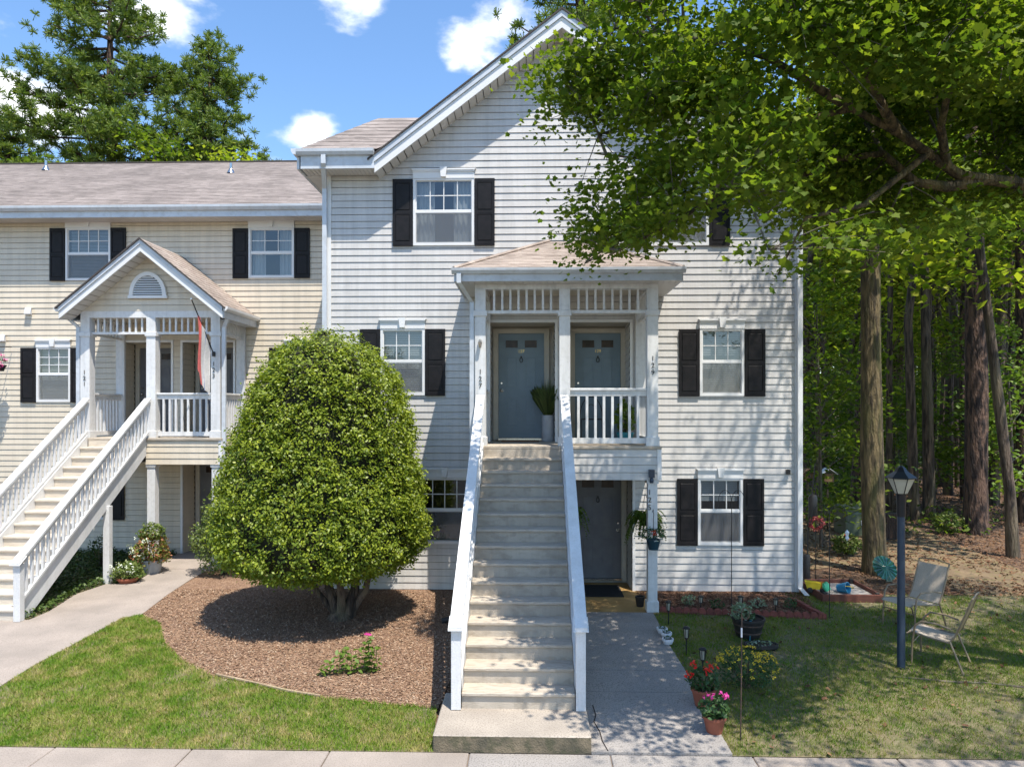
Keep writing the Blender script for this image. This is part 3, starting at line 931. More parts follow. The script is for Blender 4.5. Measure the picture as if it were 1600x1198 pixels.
apz = Z(880, 43, YW - .42)
YR = YW - .42                    # front edge of the rakes
# rake underside line at YR: z = apz - slope*|x-XC|
siding(main, BX0 + .05, BX1 - .05, zwall0, zeave, YW, ops, M['siding'], org=ORG)
siding(main, BX0 - 0, BX1, zeave, apz + .02, YW, [], M['siding'], edge=lambda z: (XC - (apz + .02 - z) / slope, XC + (apz + .02 - z) / slope), org=ORG)
alcove(main, *AL, YW, .62, M['siding'], ORG); alcove(main, *AR, YW, .62, M['siding'], ORG); alcove(main, *AG, YW, .62, M['siding'], ORG)
door(main, DL[0], DL[1], FZ + .05, FZ + .05 + 2.03, YD, M['door'], ORG, 'L', '127', 'blue grey panelled door of 127, left of the two upper doors')
door(main, DR[0], DR[1], FZ + .05, FZ + .05 + 2.03, YD, M['door'], ORG, 'L', '129', 'blue grey panelled door of 129, right of the two upper doors')
door(main, DR[0] - .01, DR[1] + .01, .10, 2.13, YD, M['doorgrey'], ORG, 'R', None, 'dark grey ground floor door')
for xx in (BX0, BX1):
    s = .09; b = MB(ORG)
    b.box(xx - .012, xx + s - .03, YW - .03, YW + .05, zwall0, zeave) if xx == BX0 else b.box(xx - s + .03, xx + .012, YW - .03, YW + .05, zwall0, zeave)
    b.build('corner_board', M['trimwhite'], main)
b = MB(ORG); b.box(BX0, AG[0] - .06, YW + .01, YW + .05, -.3, zwall0); b.box(AG[1] + .06, BX1, YW + .01, YW + .05, -.3, zwall0); b.build('foundation', M['found'], main)
# sides and back of the building (stepped laps too)
b = MB(ORG); z = zwall0
while z < zeave:
    zz = min(z + LAP, zeave)
    for xx, s in ((BX0, -1), (BX1, 1)):
        b.quad((xx + s * .016, YW + .05, z), (xx + s * .016, YW + 11, z), (xx, YW + 11, zz), (xx, YW + .05, zz))
        b.quad((xx, YW + .05, z + .002), (xx, YW + 11, z + .002), (xx + s * .016, YW + 11, z), (xx + s * .016, YW + .05, z))
    z = zz
b.quad((BX0, YW + 11, 0), (BX1, YW + 11, 0), (BX1, YW + 11, zeave), (BX0, YW + 11, zeave))
b.build('side_wall', M['siding'], main)
# floors inside, keep daylight out
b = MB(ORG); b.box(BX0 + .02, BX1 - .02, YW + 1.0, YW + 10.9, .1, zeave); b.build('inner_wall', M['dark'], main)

# roof -- front gable
top0 = apz + .30                 # top surface at the ridge (front)
hw = (BX1 - BX0) / 2 + .42
gut_z = Z(530, 235, YR)          # gutter top
eave_x = X(585, YR)              # inner end of the gutter = foot of the rake
foot = XC - eave_x
b = MB(ORG)
zfoot = apz - slope * foot
for s in (-1, 1):
    def q(dx, z): return (XC + s * dx, 0, z)
    # rake board (broad) and upper frieze, stepped back
    th = .30
    pts = [(0, apz), (foot, zfoot), (foot, zfoot + .02), (foot, zfoot + th * .62), (0, apz + th * .62)]
    b.prism([(XC + s * dx, YR, z) for dx, z in pts], (0, .03, 0))
b.build('rake_board', M['trimwhite'], main)
b = MB(ORG)
for s in (-1, 1):
    pts = [(0, apz + .19), (foot, zfoot + .19), (foot, zfoot + .32), (0, apz + .32)]
    b.prism([(XC + s * dx, YR - .028, z) for dx, z in pts], (0, .05, 0))
b.build('rake_trim', M['gutter'], main)
b = MB(ORG)
for s in (-1, 1):
    for k in range(26):
        a, c = k / 26, (k + 1) / 26 - .004
        b.quad(*[(XC + s * foot * t, yy, apz + .003 - slope * foot * t) for t, yy in ((a, YR + .03), (c, YR + .03), (c, YW), (a, YW))])
b.build('soffit', M['soffit'], main)
b = MB(ORG)
for s in (-1, 1):
    L_ = foot + .12
    shingle_plane(b, (XC + s * L_, YR - .05, apz + .33 - slope * L_), (XC + s * L_, YW + 9, apz + .33 - slope * L_), (XC, YW + 9, apz + .33), (XC, YR - .05, apz + .33), 34)
b.build('roof', M['roof'], main)
b = MB(ORG)
for s in (-1, 1):
    L_ = foot + .12
    b.prism([(XC, YR - .052, apz + .31), (XC + s * L_, YR - .052, apz + .31 - slope * L_), (XC + s * L_, YR - .052, apz + .34 - slope * L_), (XC, YR - .052, apz + .345)], (0, .04, 0))
b.build('roof_edge', M['drip'], main)
# lower hip roof both sides with eave returns
ov = .44
zg = gut_z; hr = .87
for s in (-1, 1):
    xo = (BX0 - ov) if s < 0 else (BX1 + ov)
    xi = eave_x if s < 0 else 2 * XC - eave_x
    yo = YR - .02
    dd = 1.22
    b = MB(ORG)
    shingle_plane(b, (xo, yo, zg + .01), (xi - s * .05, yo, zg + .01), (xi - s * 1.05, yo + dd, zg + .01 + dd * hr), (xo - s * dd, yo + dd, zg + .01 + dd * hr), 9)
    shingle_plane(b, (xo, yo, zg + .01), (xo, YW + 11, zg + .01), (xo - s * dd, YW + 11, zg + .01 + dd * hr), (xo - s * dd, yo + dd, zg + .01 + dd * hr), 9)
    b.quad((xo - s * dd, yo + dd, zg + .01 + dd * hr), (XC, yo + dd, zg + .01 + dd * hr), (XC, YW + 11, zg + .01 + dd * hr), (xo - s * dd, YW + 11, zg + .01 + dd * hr))
    b.build('hip_roof', M['roof'], main)
    b = MB(ORG)
    xa, xb = min(xo, xi), max(xo, xi)
    pro = [(yo - .09, zg), (yo - .085, zg - .05), (yo - .05, zg - .10), (yo, zg - .11), (yo, zg), ]
    b.prism([(xa, y, z) for y, z in pro], (xb - xa, 0, 0))
    b.build('gutter', M['gutter'], main)
    b = MB(ORG)
    b.box(xa + .06, xb, yo, yo + .03, zeave - .02, zg - .005)
    b.box(xo - .015 if s < 0 else xo - .03, xo + .03 if s < 0 else xo + .015, yo + .03, YW + 11, zeave - .02, zg - .005)
    b.build('fascia', M['gutter'], main)
    b = MB(ORG); n_ = 18
    for k in range(n_):
        x_a = xa + .06 + (xb - xa - .06) * k / n_; x_b = xa + .06 + (xb - xa - .06) * (k + 1) / n_ - .008
        b.box(x_a, x_b, yo + .03, YW - .02, zeave - .012, zeave)
    b.build('eave_soffit', M['soffit'], main)
    b = MB(ORG)
    b.box(min(xo, BX0 if s < 0 else BX1), max(xo, BX0 if s < 0 else BX1), YW, YW + 11, zeave - .012, zeave)
    b.build('side_soffit', M['soffit'], main)
    b = MB(ORG)
    pro = [(xo + s * .09, zg), (xo + s * .085, zg - .05), (xo + s * .05, zg - .10), (xo, zg - .11), (xo, zg)]
    b.prism([(x_, yo - .09, z_) for x_, z_ in pro], (0, YW + 11 - yo, 0))
    b.build('side_gutter', M['gutter'], main)
# downspouts
b = MB(ORG); xd = X(511, YW) - .02
duct(b, [(X(507, YR), YR - .06, zg - .10), (X(507, YR), YR - .06, zg - .26)], .08)
duct(b, [(X(507, YR), YR - .06, zg - .26), (xd, YW - .08, zeave - .28)], .08)
duct(b, [(xd, YW - .08, zeave - .28), (xd, YW - .08, .25)], .08)
b.build('downspout', M['gutter'], main)
b = MB(ORG); xd = X(1248, YW) - .015
duct(b, [(xd, YW - .09, zeave), (xd, YW - .09, .10)], .085, .07)
duct(b, [(xd, YW - .09, .12), (xd + .05, YW - .28, .03)], .085, .07)
b.build('downspout', M['trimwhite'], main)
b = MB(ORG); xv = X(1230, YW); b.box(xv - .03, xv + .03, YW - .08, YW - .01, Z(1230, 740, YW), Z(1230, 733, YW)); b.build('wall_light', M['black'], main)

# ------------------------------------------------------------------ left wing
YL = 16.15
LX0, LX1 = -24.0, BX0 + .1
OL = Vector((-12, YL, 0))
left = thing('apartment_building', 'lower cream apartment wing set back on the left with long shingle roof', 'building', OL)
lops = []
kw = dict(org=OL, shw=.355)
lops.append(win_px(left, YL, 103.5, 173.6, 356.5, 438.5, 4, 2, back='blind', **kw))
lops.append(win_px(left, YL, 389, 460, 357, 434.5, 3, 2, back='curtain', lower='none', **kw))
lops.append(win_px(left, YL, 58, 111, 543, 628, 3, 3, back='blind', **kw))
lops.append(win_px(left, YL, 446, 500, 543, 628, 3, 3, back='blind', sh=(True, False), **kw))
lops.append(win_px(left, YL, 104, 171, 728, 811, 3, 2, back='halfblind', **kw))
YDL = YL + .55
LA = (X(189, YL), X(268, YL), FZ, Z(230, 535, YL)); LB = (X(286, YL), X(365, YL), FZ, LA[3]); LG = (X(286, YL), X(365, YL), 0, 2.2)
lops += [(a[0] - .05, a[1] + .05, a[2] - (.05 if a[2] == 0 else 0), a[3] + .05) for a in (LA, LB, LG)]
lz = Z(250, 347, YL)
siding(left, LX0, LX1, .02, lz, YL, lops, M['cream'], org=OL)
for a in (LA, LB, LG): alcove(left, *a, YL, .55, M['cream'], OL)
dcx = lambda a: (a[0] + a[1]) / 2
for a, num, z, mt, lb in ((LA, '121', FZ + .05, M['doorgrey'], 'dark door of 121, upper left'), (LB, '123', FZ + .05, M['doorgrey'], 'dark door of 123, upper right'), (LG, None, .10, M['doorgrey'], 'dark ground floor door of 119')):
    door(left, dcx(a) - .45, dcx(a) + .45, z, z + 2.03, YDL, mt, OL, 'L', num, lb)
# roof of the wing
ye = YL - .50
zgl = Z(250, 320, ye - .08)
zr = Z(235, 255, YL + 3.6)
b = MB(OL)
shingle_plane(b, (LX0, ye, zgl + .01), (LX1 + .3, ye, zgl + .01), (LX1 + .3, YL + 3.6, zr), (LX0, YL + 3.6, zr), 34)
b.quad((LX0, YL + 3.6, zr), (LX1 + .3, YL + 3.6, zr), (LX1 + .3, YL + 8, zgl), (LX0, YL + 8, zgl))
b.build('roof', M['roof'], left)
b = MB(OL); b.box(LX0, LX1 + .3, YL + 3.55, YL + 3.7, zr - .01, zr + .025); b.build('ridge_cap', M['drip'], left)
b = MB(OL); b.prism([(LX0, y, z) for y, z in [(ye - .10, zgl), (ye - .095, zgl - .05), (ye - .05, zgl - .11), (ye, zgl - .115), (ye, zgl)]], (LX1 - .02 - LX0, 0, 0)); b.build('gutter', M['gutter'], left)
b = MB(OL); b.box(LX0, LX1 - .02, ye, ye + .03, zgl - .25, zgl - .005); b.build('fascia', M['gutter'], left)
b = MB(OL); x = LX0
while x < LX1 - .15:
    b.box(x, x + .092, ye + .03, YL - .02, zgl - .24, zgl - .225); x += .1
b.build('eave_soffit', M['soffit'], left)
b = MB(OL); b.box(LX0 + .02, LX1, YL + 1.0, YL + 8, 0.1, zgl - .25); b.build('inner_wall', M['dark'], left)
b = MB(OL); b.box(LX0 + .02, LG[0] - .06, YL + .01, YL + .05, -.3, .02); b.build('foundation', M['found'], left)
for px, py in ((72, 270), (361, 277)):
    yy = YL + (2.9 if px == 72 else 2.4)
    t = (yy - ye) / (YL + 3.6 - ye); zz = zgl + (zr - zgl) * t
    xx = X(px, yy)
    b = MB(OL); b.lathe([(.035, 0), (.035, .26)], (xx, yy, zz), 10); b.lathe([(.11, -.02), (.05, .1)], (xx, yy, zz), 10)
    b.build('vent_pipe', M['nickel'], left, True)
for px, py in ((47, 487), (6, 529)):
    p = P(px, py, YL)
    b = MB(OL); b.prism([(p.x - .07, YL - .11, p.z - .06), (p.x - .09, YL - .02, p.z - .08), (p.x - .09, YL - .02, p.z + .08), (p.x - .06, YL - .09, p.z + .08)], (.15, 0, 0))
    b.build('dryer_vent', M['whitepot'], left)


# ------------------------------------------------------------------ porticos
def portico(root, org, xs, Yf, Yw, zb, zfr, sid, pw=.17, colz=None, low_posts=(1, 2), land_z=2.2, side_mat=None):
    """posts, beams, frieze, railings, floor. zb = underside of the top beam, zfr = frieze bottom rail (top)"""
    xl, xm, xr_ = xs; h = pw / 2
    for i, xx in enumerate(xs):
        b = MB(org)
        b.bev(xx - h, xx + h, Yf, Yf + pw, FZ, zb)
        b.bev(xx - h - .02, xx + h + .02, Yf - .02, Yf + pw + .02, FZ, FZ + .15)
        b.bev(xx - h - .022, xx + h + .022, Yf - .022, Yf + pw + .022, zfr - .10, zfr - .01)
        b.build('post', M['white'], root)
        if i in low_posts:
            b = MB(org); k = h * .87; gg = gz(xx, Yf)
            b.bev(xx - k, xx + k, Yf + .01, Yf + 2 * k, gg, land_z)
            b.bev(xx - k - .022, xx + k + .022, Yf - .012, Yf + 2 * k + .022, gg, gg + .19)
            b.bev(xx - k - .02, xx + k + .02, Yf - .01, Yf + 2 * k + .02, land_z - .06, land_z)
            b.build('lower_post', M['white'], root)
    for xx in (xl, xr_):
        b = MB(org); b.bev(xx - h, xx + h, Yw - .09, Yw - .02, FZ, zb); b.build('pilaster', M['white'], root)
    b = MB(org); b.box(xl - h, xr_ + h, Yf + .01, Yf + pw - .01, zb, zb + .14)
    b.build('beam', M['white'], root)
    for xx in (xl, xr_):
        b = MB(org); b.box(xx - h + .01, xx + h - .01, Yf + pw, Yw - .02, zb + .002, zb + .14); b.build('beam', M['white'], root)
    # frieze
    ym = Yf + pw / 2

    def run(p, q, n_, z0, z1, w, nm, par, skip=0):
        for i in range(n_):
            t = (i + 1) / (n_ + 1)
            c = Vector(p).lerp(Vector(q), t)
            b_ = MB(org); b_.box(c.x - w / 2, c.x + w / 2, c.y - w / 2, c.y + w / 2, z0, z1); b_.build(nm, M['white'], par)
    for (p, q, n_) in (((xl + h, ym, 0), (xm - h, ym, 0), 8), ((xm + h, ym, 0), (xr_ - h, ym, 0), 8), ((xl, Yf + pw, 0), (xl, Yw - .09, 0), 8), ((xr_, Yf + pw, 0), (xr_, Yw - .09, 0), 8)):
        p, q = Vector(p), Vector(q)
        b = MB(org)
        if abs(p.y - q.y) < .01: b.box(p.x, q.x, ym - .03, ym + .03, zfr - .05, zfr)
        else: b.box(p.x - .03, p.x + .03, p.y, q.y, zfr - .05, zfr)
        fr = b.build('frieze', M['white'], root)
        run(p, q, n_, zfr, zb, .036, 'spindle', fr)
    # railings: right bay and both sides
    for (p, q, n_) in (((xm + h, ym, 0), (xr_ - h, ym, 0), 8), ((xl, Yf + pw, 0), (xl, Yw - .09, 0), 8), ((xr_, Yf + pw, 0), (xr_, Yw - .09, 0), 8)):
        p, q = Vector(p), Vector(q); b = MB(org); za, zc = FZ + .04, FZ + .96
        if abs(p.y - q.y) < .01:
            b.bev(p.x, q.x, ym - .055, ym + .055, zc - .04, zc, .006); b.box(p.x, q.x, ym - .025, ym + .025, zc - .13, zc - .04); b2 = MB(org); b2.box(p.x, q.x, ym - .03, ym + .03, za, za + .09)
        else:
            b.bev(p.x - .055, p.x + .055, p.y, q.y, zc - .04, zc, .006); b.box(p.x - .025, p.x + .025, p.y, q.y, zc - .13, zc - .04); b2 = MB(org); b2.box(p.x - .03, p.x + .03, p.y, q.y, za, za + .09)
        rl = b.build('railing', M['white'], root); b2.build('bottom_rail', M['white'], rl)
        run(p, q, n_, za + .09, zc - .13, .042, 'baluster', rl)
    # floor and landing skirt
    b = MB(org); b.bev(xl - h - .03, xr_ + h + .05, Yf - .05, Yw - .02, FZ - .05, FZ, .006)
    b.box(AL[0] if Yw == YW else LA[0], AR[1] if Yw == YW else LB[1], Yw - .019, Yw + .62, FZ - .05, FZ - .001)
    b.build('porch_floor', M['tread'], root)
    siding(root, xm - h, xr_ + h + .035, land_z, FZ - .052, Yf - .01, [], sid, org=org)
    b = MB(org); z = land_z
    while z < FZ - .06:
        zz = min(z + LAP, FZ - .052)
        b.quad((xr_ + h + .05, Yf - .01, z), (xr_ + h + .05, Yw - .02, z), (xr_ + h + .035, Yw - .02, zz), (xr_ + h + .035, Yf - .01, zz)); z = zz
    b.box(xl - h, xr_ + h + .03, Yf + .02, Yw - .02, land_z + .02, land_z + .05)
    b.box(xl - h, xl - h + .03, Yf + .02, Yw - .02, land_z, FZ - .052)
    b.build('landing_side', sid, root)
    b = MB(org); b.box(xr_ + h - .02, xr_ + h + .05, Yf - .03, Yf - .012, land_z, FZ - .052); b.build('landing_trim', M['trimwhite'], root)


YP = 11.7
mx3 = [X(750.5, YP), X(882.5, YP), X(1020, YP)]
zb_m = Z(882, 451, YP)
zf_m = Z(882, 484, YP)
OP = Vector((mx3[1], YP, 0))
pm = thing('portico', 'grey white porch with hipped roof over the two blue doors of 127 and 129', 'porch', OP)
portico(pm, OP, mx3, YP, YW, zb_m, zf_m, M['siding'], .18)
# hip roof
ye = 11.42; g0, g1 = X(709, ye), X(1068, ye)
gt = Z(882, 419, ye); zw = Z(860, 378, YW)
b = MB(OP)
r0, r1 = X(858, YW), X(858, YW) + .75
r1 = g0 + g1 - r0
rr = 19
shingle_plane(b, (g0, ye, gt), (g1, ye, gt), (r1, YW - .02, zw), (r0, YW - .02, zw), rr)
shingle_plane(b, (g0, ye, gt), (g0, YW - .02, gt), (r0, YW - .02, zw), (r0, YW - .021, zw), rr)
shingle_plane(b, (g1, ye, gt), (g1, YW - .02, gt), (r1, YW - .02, zw), (r1, YW - .021, zw), rr)
b.build('roof', M['roof2'], pm)
for s, gx, rx in ((1, g0, r0), (-1, g1, r1)):
    b = MB(OP); b.tube([(gx, ye, gt + .012), (rx, YW - .03, zw + .012)], .035, 6); b.build('hip_cap', M['roof2'], pm)
b = MB(OP); b.prism([(g0 - .03, y, z) for y, z in [(ye - .09, gt), (ye - .085, gt - .04), (ye - .05, gt - .085), (ye, gt - .09), (ye, gt)]], (g1 - g0 + .06, 0, 0))
b.build('gutter', M['gutter'], pm)
b = MB(OP); zs = zb_m + .08
b.box(g0 + .03, g1 - .03, ye, ye + .025, zs, gt - .004); b.box(g0, g0 + .025, ye + .026, YW - .02, zs, gt - .004); b.box(g1 - .025, g1, ye + .026, YW - .02, zs, gt - .004)
b.build('fascia', M['gutter'], pm)
b = MB(OP)
x = g0 + .03
while x < g1 - .08:
    b.box(x, min(x + .092, g1 - .03), ye + .026, YP - .0, zs, zs + .01); x += .1
b.box(g0 + .03, mx3[0] - .08, YP + .001, YW - .02, zs, zs + .01); b.box(mx3[2] + .08, g1 - .03, YP + .001, YW - .02, zs, zs + .01)
b.build('eave_soffit', M['soffit'], pm)
b = MB(OP); b.box(mx3[0] + .05, mx3[2] - .05, YP + .18, YW - .02, zb_m + .10, zb_m + .115); b.build('porch_ceiling', M['casing'], pm)
b = MB(OP); q0 = P(717, 426, ye - .04); q1 = P(738, 455, YP - .02); xd = mx3[0] - .145
duct(b, [(q0.x, ye - .04, gt - .08), (q0.x, ye - .04, gt - .24)], .07)
duct(b, [(q0.x, ye - .04, gt - .22), (xd, YP + .05, gt - .50)], .07)
duct(b, [(xd, YP + .05, gt - .48), (xd, YP + .05, .2)], .07)
b.build('downspout', M['gutter'], pm)
text('1\n2\n7', Vector((X(750.5, YP), YP - .008, Z(750, 592, YP))) - OP, .115, M['digit'], pm, .003, 1.0)
text('1\n2\n9', Vector((X(1020, YP), YP - .008, Z(1020, 571, YP))) - OP, .115, M['digit'], pm, .003, 1.0)
text('1\n2\n5', Vector((X(1015, YP), YP - .004, Z(1017, 781, YP))) - OP, .125, M['digit'], pm, .003, 1.0)
b = MB(OP); p = P(750, 541, YP - .06)
b.tube([p + Vector((0, .05, .1)), p + Vector((0, -.02, .06)), p + Vector((0, .0, -.02))], [.03, .035, .02], 8); b.build('porch_lamp', M['nickel'], pm)
p = P(1018, 740, YP - .07)
b = MB(OP); b.bev(p.x - .045, p.x + .045, YP - .12, YP - .03, p.z - .06, p.z + .07); b.lathe([(.02, 0), (.035, -.06), (.03, -.1)], (p.x, YP - .08, p.z - .05), 10); b.build('flood_light', M['floodblue'], pm)
# ground floor entrance floor
b = MB(OP); b.box(mx3[1] - .7, mx3[2] + .1, YP - .08, YW + .6, -.25, .016); b.build('entry_floor', M['coir'], pm)

YPL = 14.77
lx3 = [X(132.5, YPL), X(235.5, YPL), X(336.5, YPL)]
zb_l = Z(235, 496, YPL); zf_l = Z(235, 518, YPL)
OPL = Vector((lx3[1], YPL, 0))
pl = thing('portico', 'cream porch with small gable and half round vent over the doors of 121 and 123', 'porch', OPL)
portico(pl, OPL, lx3, YPL, YL, zb_l, zf_l, M['cream'], .2)
yg = YPL - .40
gc = lx3[1]; hwd = (X(349, yg) - X(93, yg)) / 2
zap = Z(221, 372, yg); zev = Z(221, 477, yg); sl = (zap - zev) / hwd
zf0 = zb_l + .14
siding(pl, gc - 1.7, gc + 1.7, zf0, zap - .12, YPL + .02, [(gc - .36, gc + .36, zf0 + .30, zf0 + .30)], M['cream'], edge=lambda z: (gc - (zap - .24 - z) / sl, gc + (zap - .24 - z) / sl), org=OPL)
b = MB(OPL)
for s in (-1, 1):
    b.prism([(gc, yg, zap - .27), (gc + s * hwd, yg, zev - .27), (gc + s * hwd, yg, zev - .10), (gc, yg, zap - .10)], (0, .03, 0))
b.build('rake_board', M['trimwhite'], pl)
b = MB(OPL)
for s in (-1, 1):
    b.prism([(gc, yg - .025, zap - .12), (gc + s * hwd, yg - .025, zev - .12), (gc + s * hwd, yg - .025, zev - .02), (gc, yg - .025, zap - .02)], (0, .05, 0))
b.build('rake_trim', M['gutter'], pl)
b = MB(OPL)
for s in (-1, 1):
    for k in range(14):
        a, c = k / 14, (k + 1) / 14 - .006
        b.quad(*[(gc + s * hwd * t, yy, zap - .262 - (zap - zev) * t) for t, yy in ((a, yg + .03), (c, yg + .03), (c, YPL + .02), (a, YPL + .02))])
b.build('soffit', M['soffit'], pl)
b = MB(OPL)
for s in (-1, 1):
    w_ = hwd + .06
    shingle_plane(b, (gc + s * w_, yg - .05, zap - sl * w_), (gc + s * w_, YL - .02, zap - sl * w_), (gc, YL - .02, zap), (gc, yg - .05, zap), 17)
b.build('roof', M['roof2'], pl)
b = MB(OPL)
for s in (-1, 1):
    w_ = hwd + .06
    b.prism([(gc, yg - .052, zap - .03), (gc + s * w_, yg - .052, zap - sl * w_ - .03), (gc + s * w_, yg - .052, zap - sl * w_ + .006), (gc, yg - .052, zap + .008)], (0, .03, 0))
b.build('roof_edge', M['drip'], pl)
for s in (-1, 1):
    xg = gc + s * (hwd + .02); b = MB(OPL)
    b.prism([(xg + s * c, yg, z) for c, z in [(.09, zev - .03), (.085, zev - .08), (.04, zev - .12), (0, zev - .12), (0, zev - .03)]], (0, YL - .02 - yg, 0)); b.build('gutter', M['trimwhite'], pl)
    b = MB(OPL); b.box(min(xg, xg - s * .02), max(xg, xg - s * .02), yg + .03, YL - .02, zev - .26, zev - .035)
    b.box(min(xg - s * .02, gc + s * (lx3[2] - gc + .1)), max(xg - s * .02, gc + s * (lx3[2] - gc + .1)), YPL + .03, YL - .02, zev - .26, zev - .25); b.build('fascia', M['gutter'], pl)
b = MB(OPL); xd = lx3[2] + .17
duct(b, [(lx3[2] + .30, YPL - .05, zev - .1), (lx3[2] + .30, YPL - .05, zev - .24)], .08)
duct(b, [(lx3[2] + .30, YPL - .05, zev - .22), (xd, YPL + .04, zev - .42)], .08); duct(b, [(xd, YPL + .04, zev - .40), (xd, YPL + .04, .2)], .08)
b.build('downspout', M['gutter'], pl)
b = MB(OPL); xd = lx3[0] - .16
duct(b, [(xd - .2, YPL - .05, zev - .12), (xd - .2, YPL - .05, zev - .22)], .08)
duct(b, [(xd - .2, YPL - .05, zev - .20), (xd, YPL + .04, zev - .40)], .08); duct(b, [(xd, YPL + .04, zev - .38), (xd, YPL + .04, 2.8)], .08)
b.build('downspout', M['gutter'], pl)
# half-round louvre
vc = X(232, YPL); vz = Z(232, 462, YPL); vr = .40; yv = YPL - .02
b = MB(OPL); arc = [(math.cos(a), math.sin(a)) for a in np.linspace(0, math.pi, 21)]
for (c0, s0), (c1, s1) in zip(arc[:-1], arc[1:]):
    b.prism([(vc + vr * c0, yv - .03, vz + vr * 1.25 * s0), (vc + vr * c1, yv - .03, vz + vr * 1.25 * s1), (vc + (vr - .08) * c1, yv - .03, vz + (vr * 1.25 - .08) * s1), (vc + (vr - .08) * c0, yv - .03, vz + (vr * 1.25 - .08) * s0)], (0, .05, 0))
b.box(vc - vr - .02, vc + vr + .02, yv - .035, yv + .02, vz - .06, vz)
gv = b.build('gable_vent', M['trimwhite'], pl)
b = MB(OPL); b.prism([(vc + (vr - .07) * c, yv + .012, vz + (vr * 1.25 - .07) * s) for c, s in arc], (0, .003, 0)); b.build('vent_back', M['black'], gv)
for k in range(8):
    z = vz + .02 + k * .05; hh = (vr - .08) * math.sqrt(max(0, 1 - ((z + .02 - vz) / (vr * 1.25 - .08)) ** 2))
    if hh > .04:
        b = MB(OPL); b.prism([(vc - hh, yv - .02, z), (vc - hh, yv + .008, z + .03), (vc - hh, yv + .008, z + .036), (vc - hh, yv - .02, z + .008)], (2 * hh, 0, 0)); b.build('louvre_slat', M['trimwhite'], gv)
b = MB(OPL); b.box(lx3[0] + .08, lx3[2] - .08, YPL + .2, YL - .02, zb_l + .05, zb_l + .065); b.build('porch_ceiling', M['casing'], pl)
text('1\n2\n1', Vector((X(132, YPL), YPL - .008, Z(132, 591, YPL))) - OPL, .125, M['digit'], pl, .003, 1.0)
text('1\n2\n3', Vector((X(334, YPL), YPL - .008, Z(334, 578, YPL))) - OPL, .125, M['digit'], pl, .003, 1.0)
text('1\n1\n9', Vector((X(336, YPL), YPL - .001, Z(336, 752, YPL))) - OPL, .125, M['digit'], pl, .003, 1.0)
b = MB(OPL); b.box(lx3[1] - .1, lx3[2] + .2, YPL - .2, YL + .53, -.2, .03); b.build('entry_floor', M['concrete'], pl)


# ------------------------------------------------------------------ stairs
RISE, RUN, NR = .184, .267, 15


def stairs(label, xc, Yt, mt, mr, w=1.285, support=False):
    org = Vector((xc, Yt - 14 * RUN, 0)); root = thing('staircase', label, 'stairs', org)
    hw_ = w / 2
    Y0 = Yt - 14 * RUN           # first riser
    zadj = 0.0
    for i in range(14):
        z = (i + 1) * RISE; y = Y0 + i * RUN
        b = MB(org); b.bev(xc - hw_ + .003, xc + hw_ - .003, y - .028, y + RUN + .012, z - .038, z, .007)
        b.build('tread', mt, root)
    for i in range(15):
        z = i * RISE; y = Y0 + i * RUN
        b = MB(org); b.box(xc - hw_ + .005, xc + hw_ - .005, y, y + .02, z, z + RISE - (.039 if i < 14 else .052)); b.build('riser', mr, root)
    dy, dz = 14 * RUN, 14 * RISE
    k = RISE / RUN
    for s in (-1, 1):
        xa = xc + s * hw_; xb = xa + s * .045
        b = MB(org)
        y_b, y_t = Y0 - .05, Yt - .02
        b.prism([(xa, y_b, .01), (xa, y_b, .22), (xa, y_t, .22 + k * (y_t - y_b)), (xa, y_t, .22 + k * (y_t - y_b) - .42), (xa, y_b + .30, .01)], (xb - xa, 0, 0))
        b.build('stringer', M['worn'], root)
        xm_ = xc + s * (hw_ + .055)
        b = MB(org)
        b.bev(xm_ - .055, xm_ + .055, Y0 - .06, Y0 + .05, .005, .905)
        b.build('newel_post', M['worn'], root)
        # handrail: cap, under-rail, and bottom rail over the stringer
        z0 = .90; ya = Y0 - .10
        zt = z0 + k * (Yt - ya)
        b = MB(org); b.slopebox(xm_ - .07, xm_ + .07, (ya, z0), (Yt + .02, zt + k * .02), .045)
        b.slopebox(xm_ - .028, xm_ + .028, (Y0 + .05, z0 + k * (Y0 + .05 - ya) - .10), (Yt, zt - .10), .10)
        b.slopebox(xm_ - .035, xm_ + .035, (Y0 + .05, .24 + k * .1), (Yt, .24 + k * (Yt - y_b)), .05)
        b.slopebox(xm_ - .10 * s if False else xm_ - .085, xm_ + .085, (ya - .004, z0 - .001), (ya + .16, z0 - .001 + k * .164), .012)
        rl = b.build('handrail', M['worn'], root)
        y = Y0 + .16
        while y < Yt - .06:
            zb_ = .29 + k * (y - y_b); zt_ = z0 + k * (y - ya) - .10
            b = MB(org); b.prism([(xm_ - .02, y - .02, zb_ - k * .02), (xm_ + .02, y - .02, zb_ - k * .02), (xm_ + .02, y + .02, zb_ + k * .02), (xm_ - .02, y + .02, zb_ + k * .02)], (0, 0, zt_ - zb_))
            b.build('baluster', M['white'], rl)
            y += .13
    if support:
        p = G(168, 912); b = MB(org); b.bev(xc + hw_ - .03, xc + hw_ + .09, p.y - .06, p.y + .06, -.02, .22 + k * (p.y - Y0) - .36); b.build('support_post', M['white'], root)
    return root


sxc = (mx3[0] + mx3[1]) / 2
stairs('broad tan wooden staircase with white handrails climbing to 127 and 129 in the centre', sxc, YP - .05, M['tread'], M['riser'])
stairs('cream wooden staircase with white balustrade climbing to 121 and 123 on the left', (lx3[0] + lx3[1]) / 2, YPL - .05, M['treadL'], M['treadL'], 1.22, True)

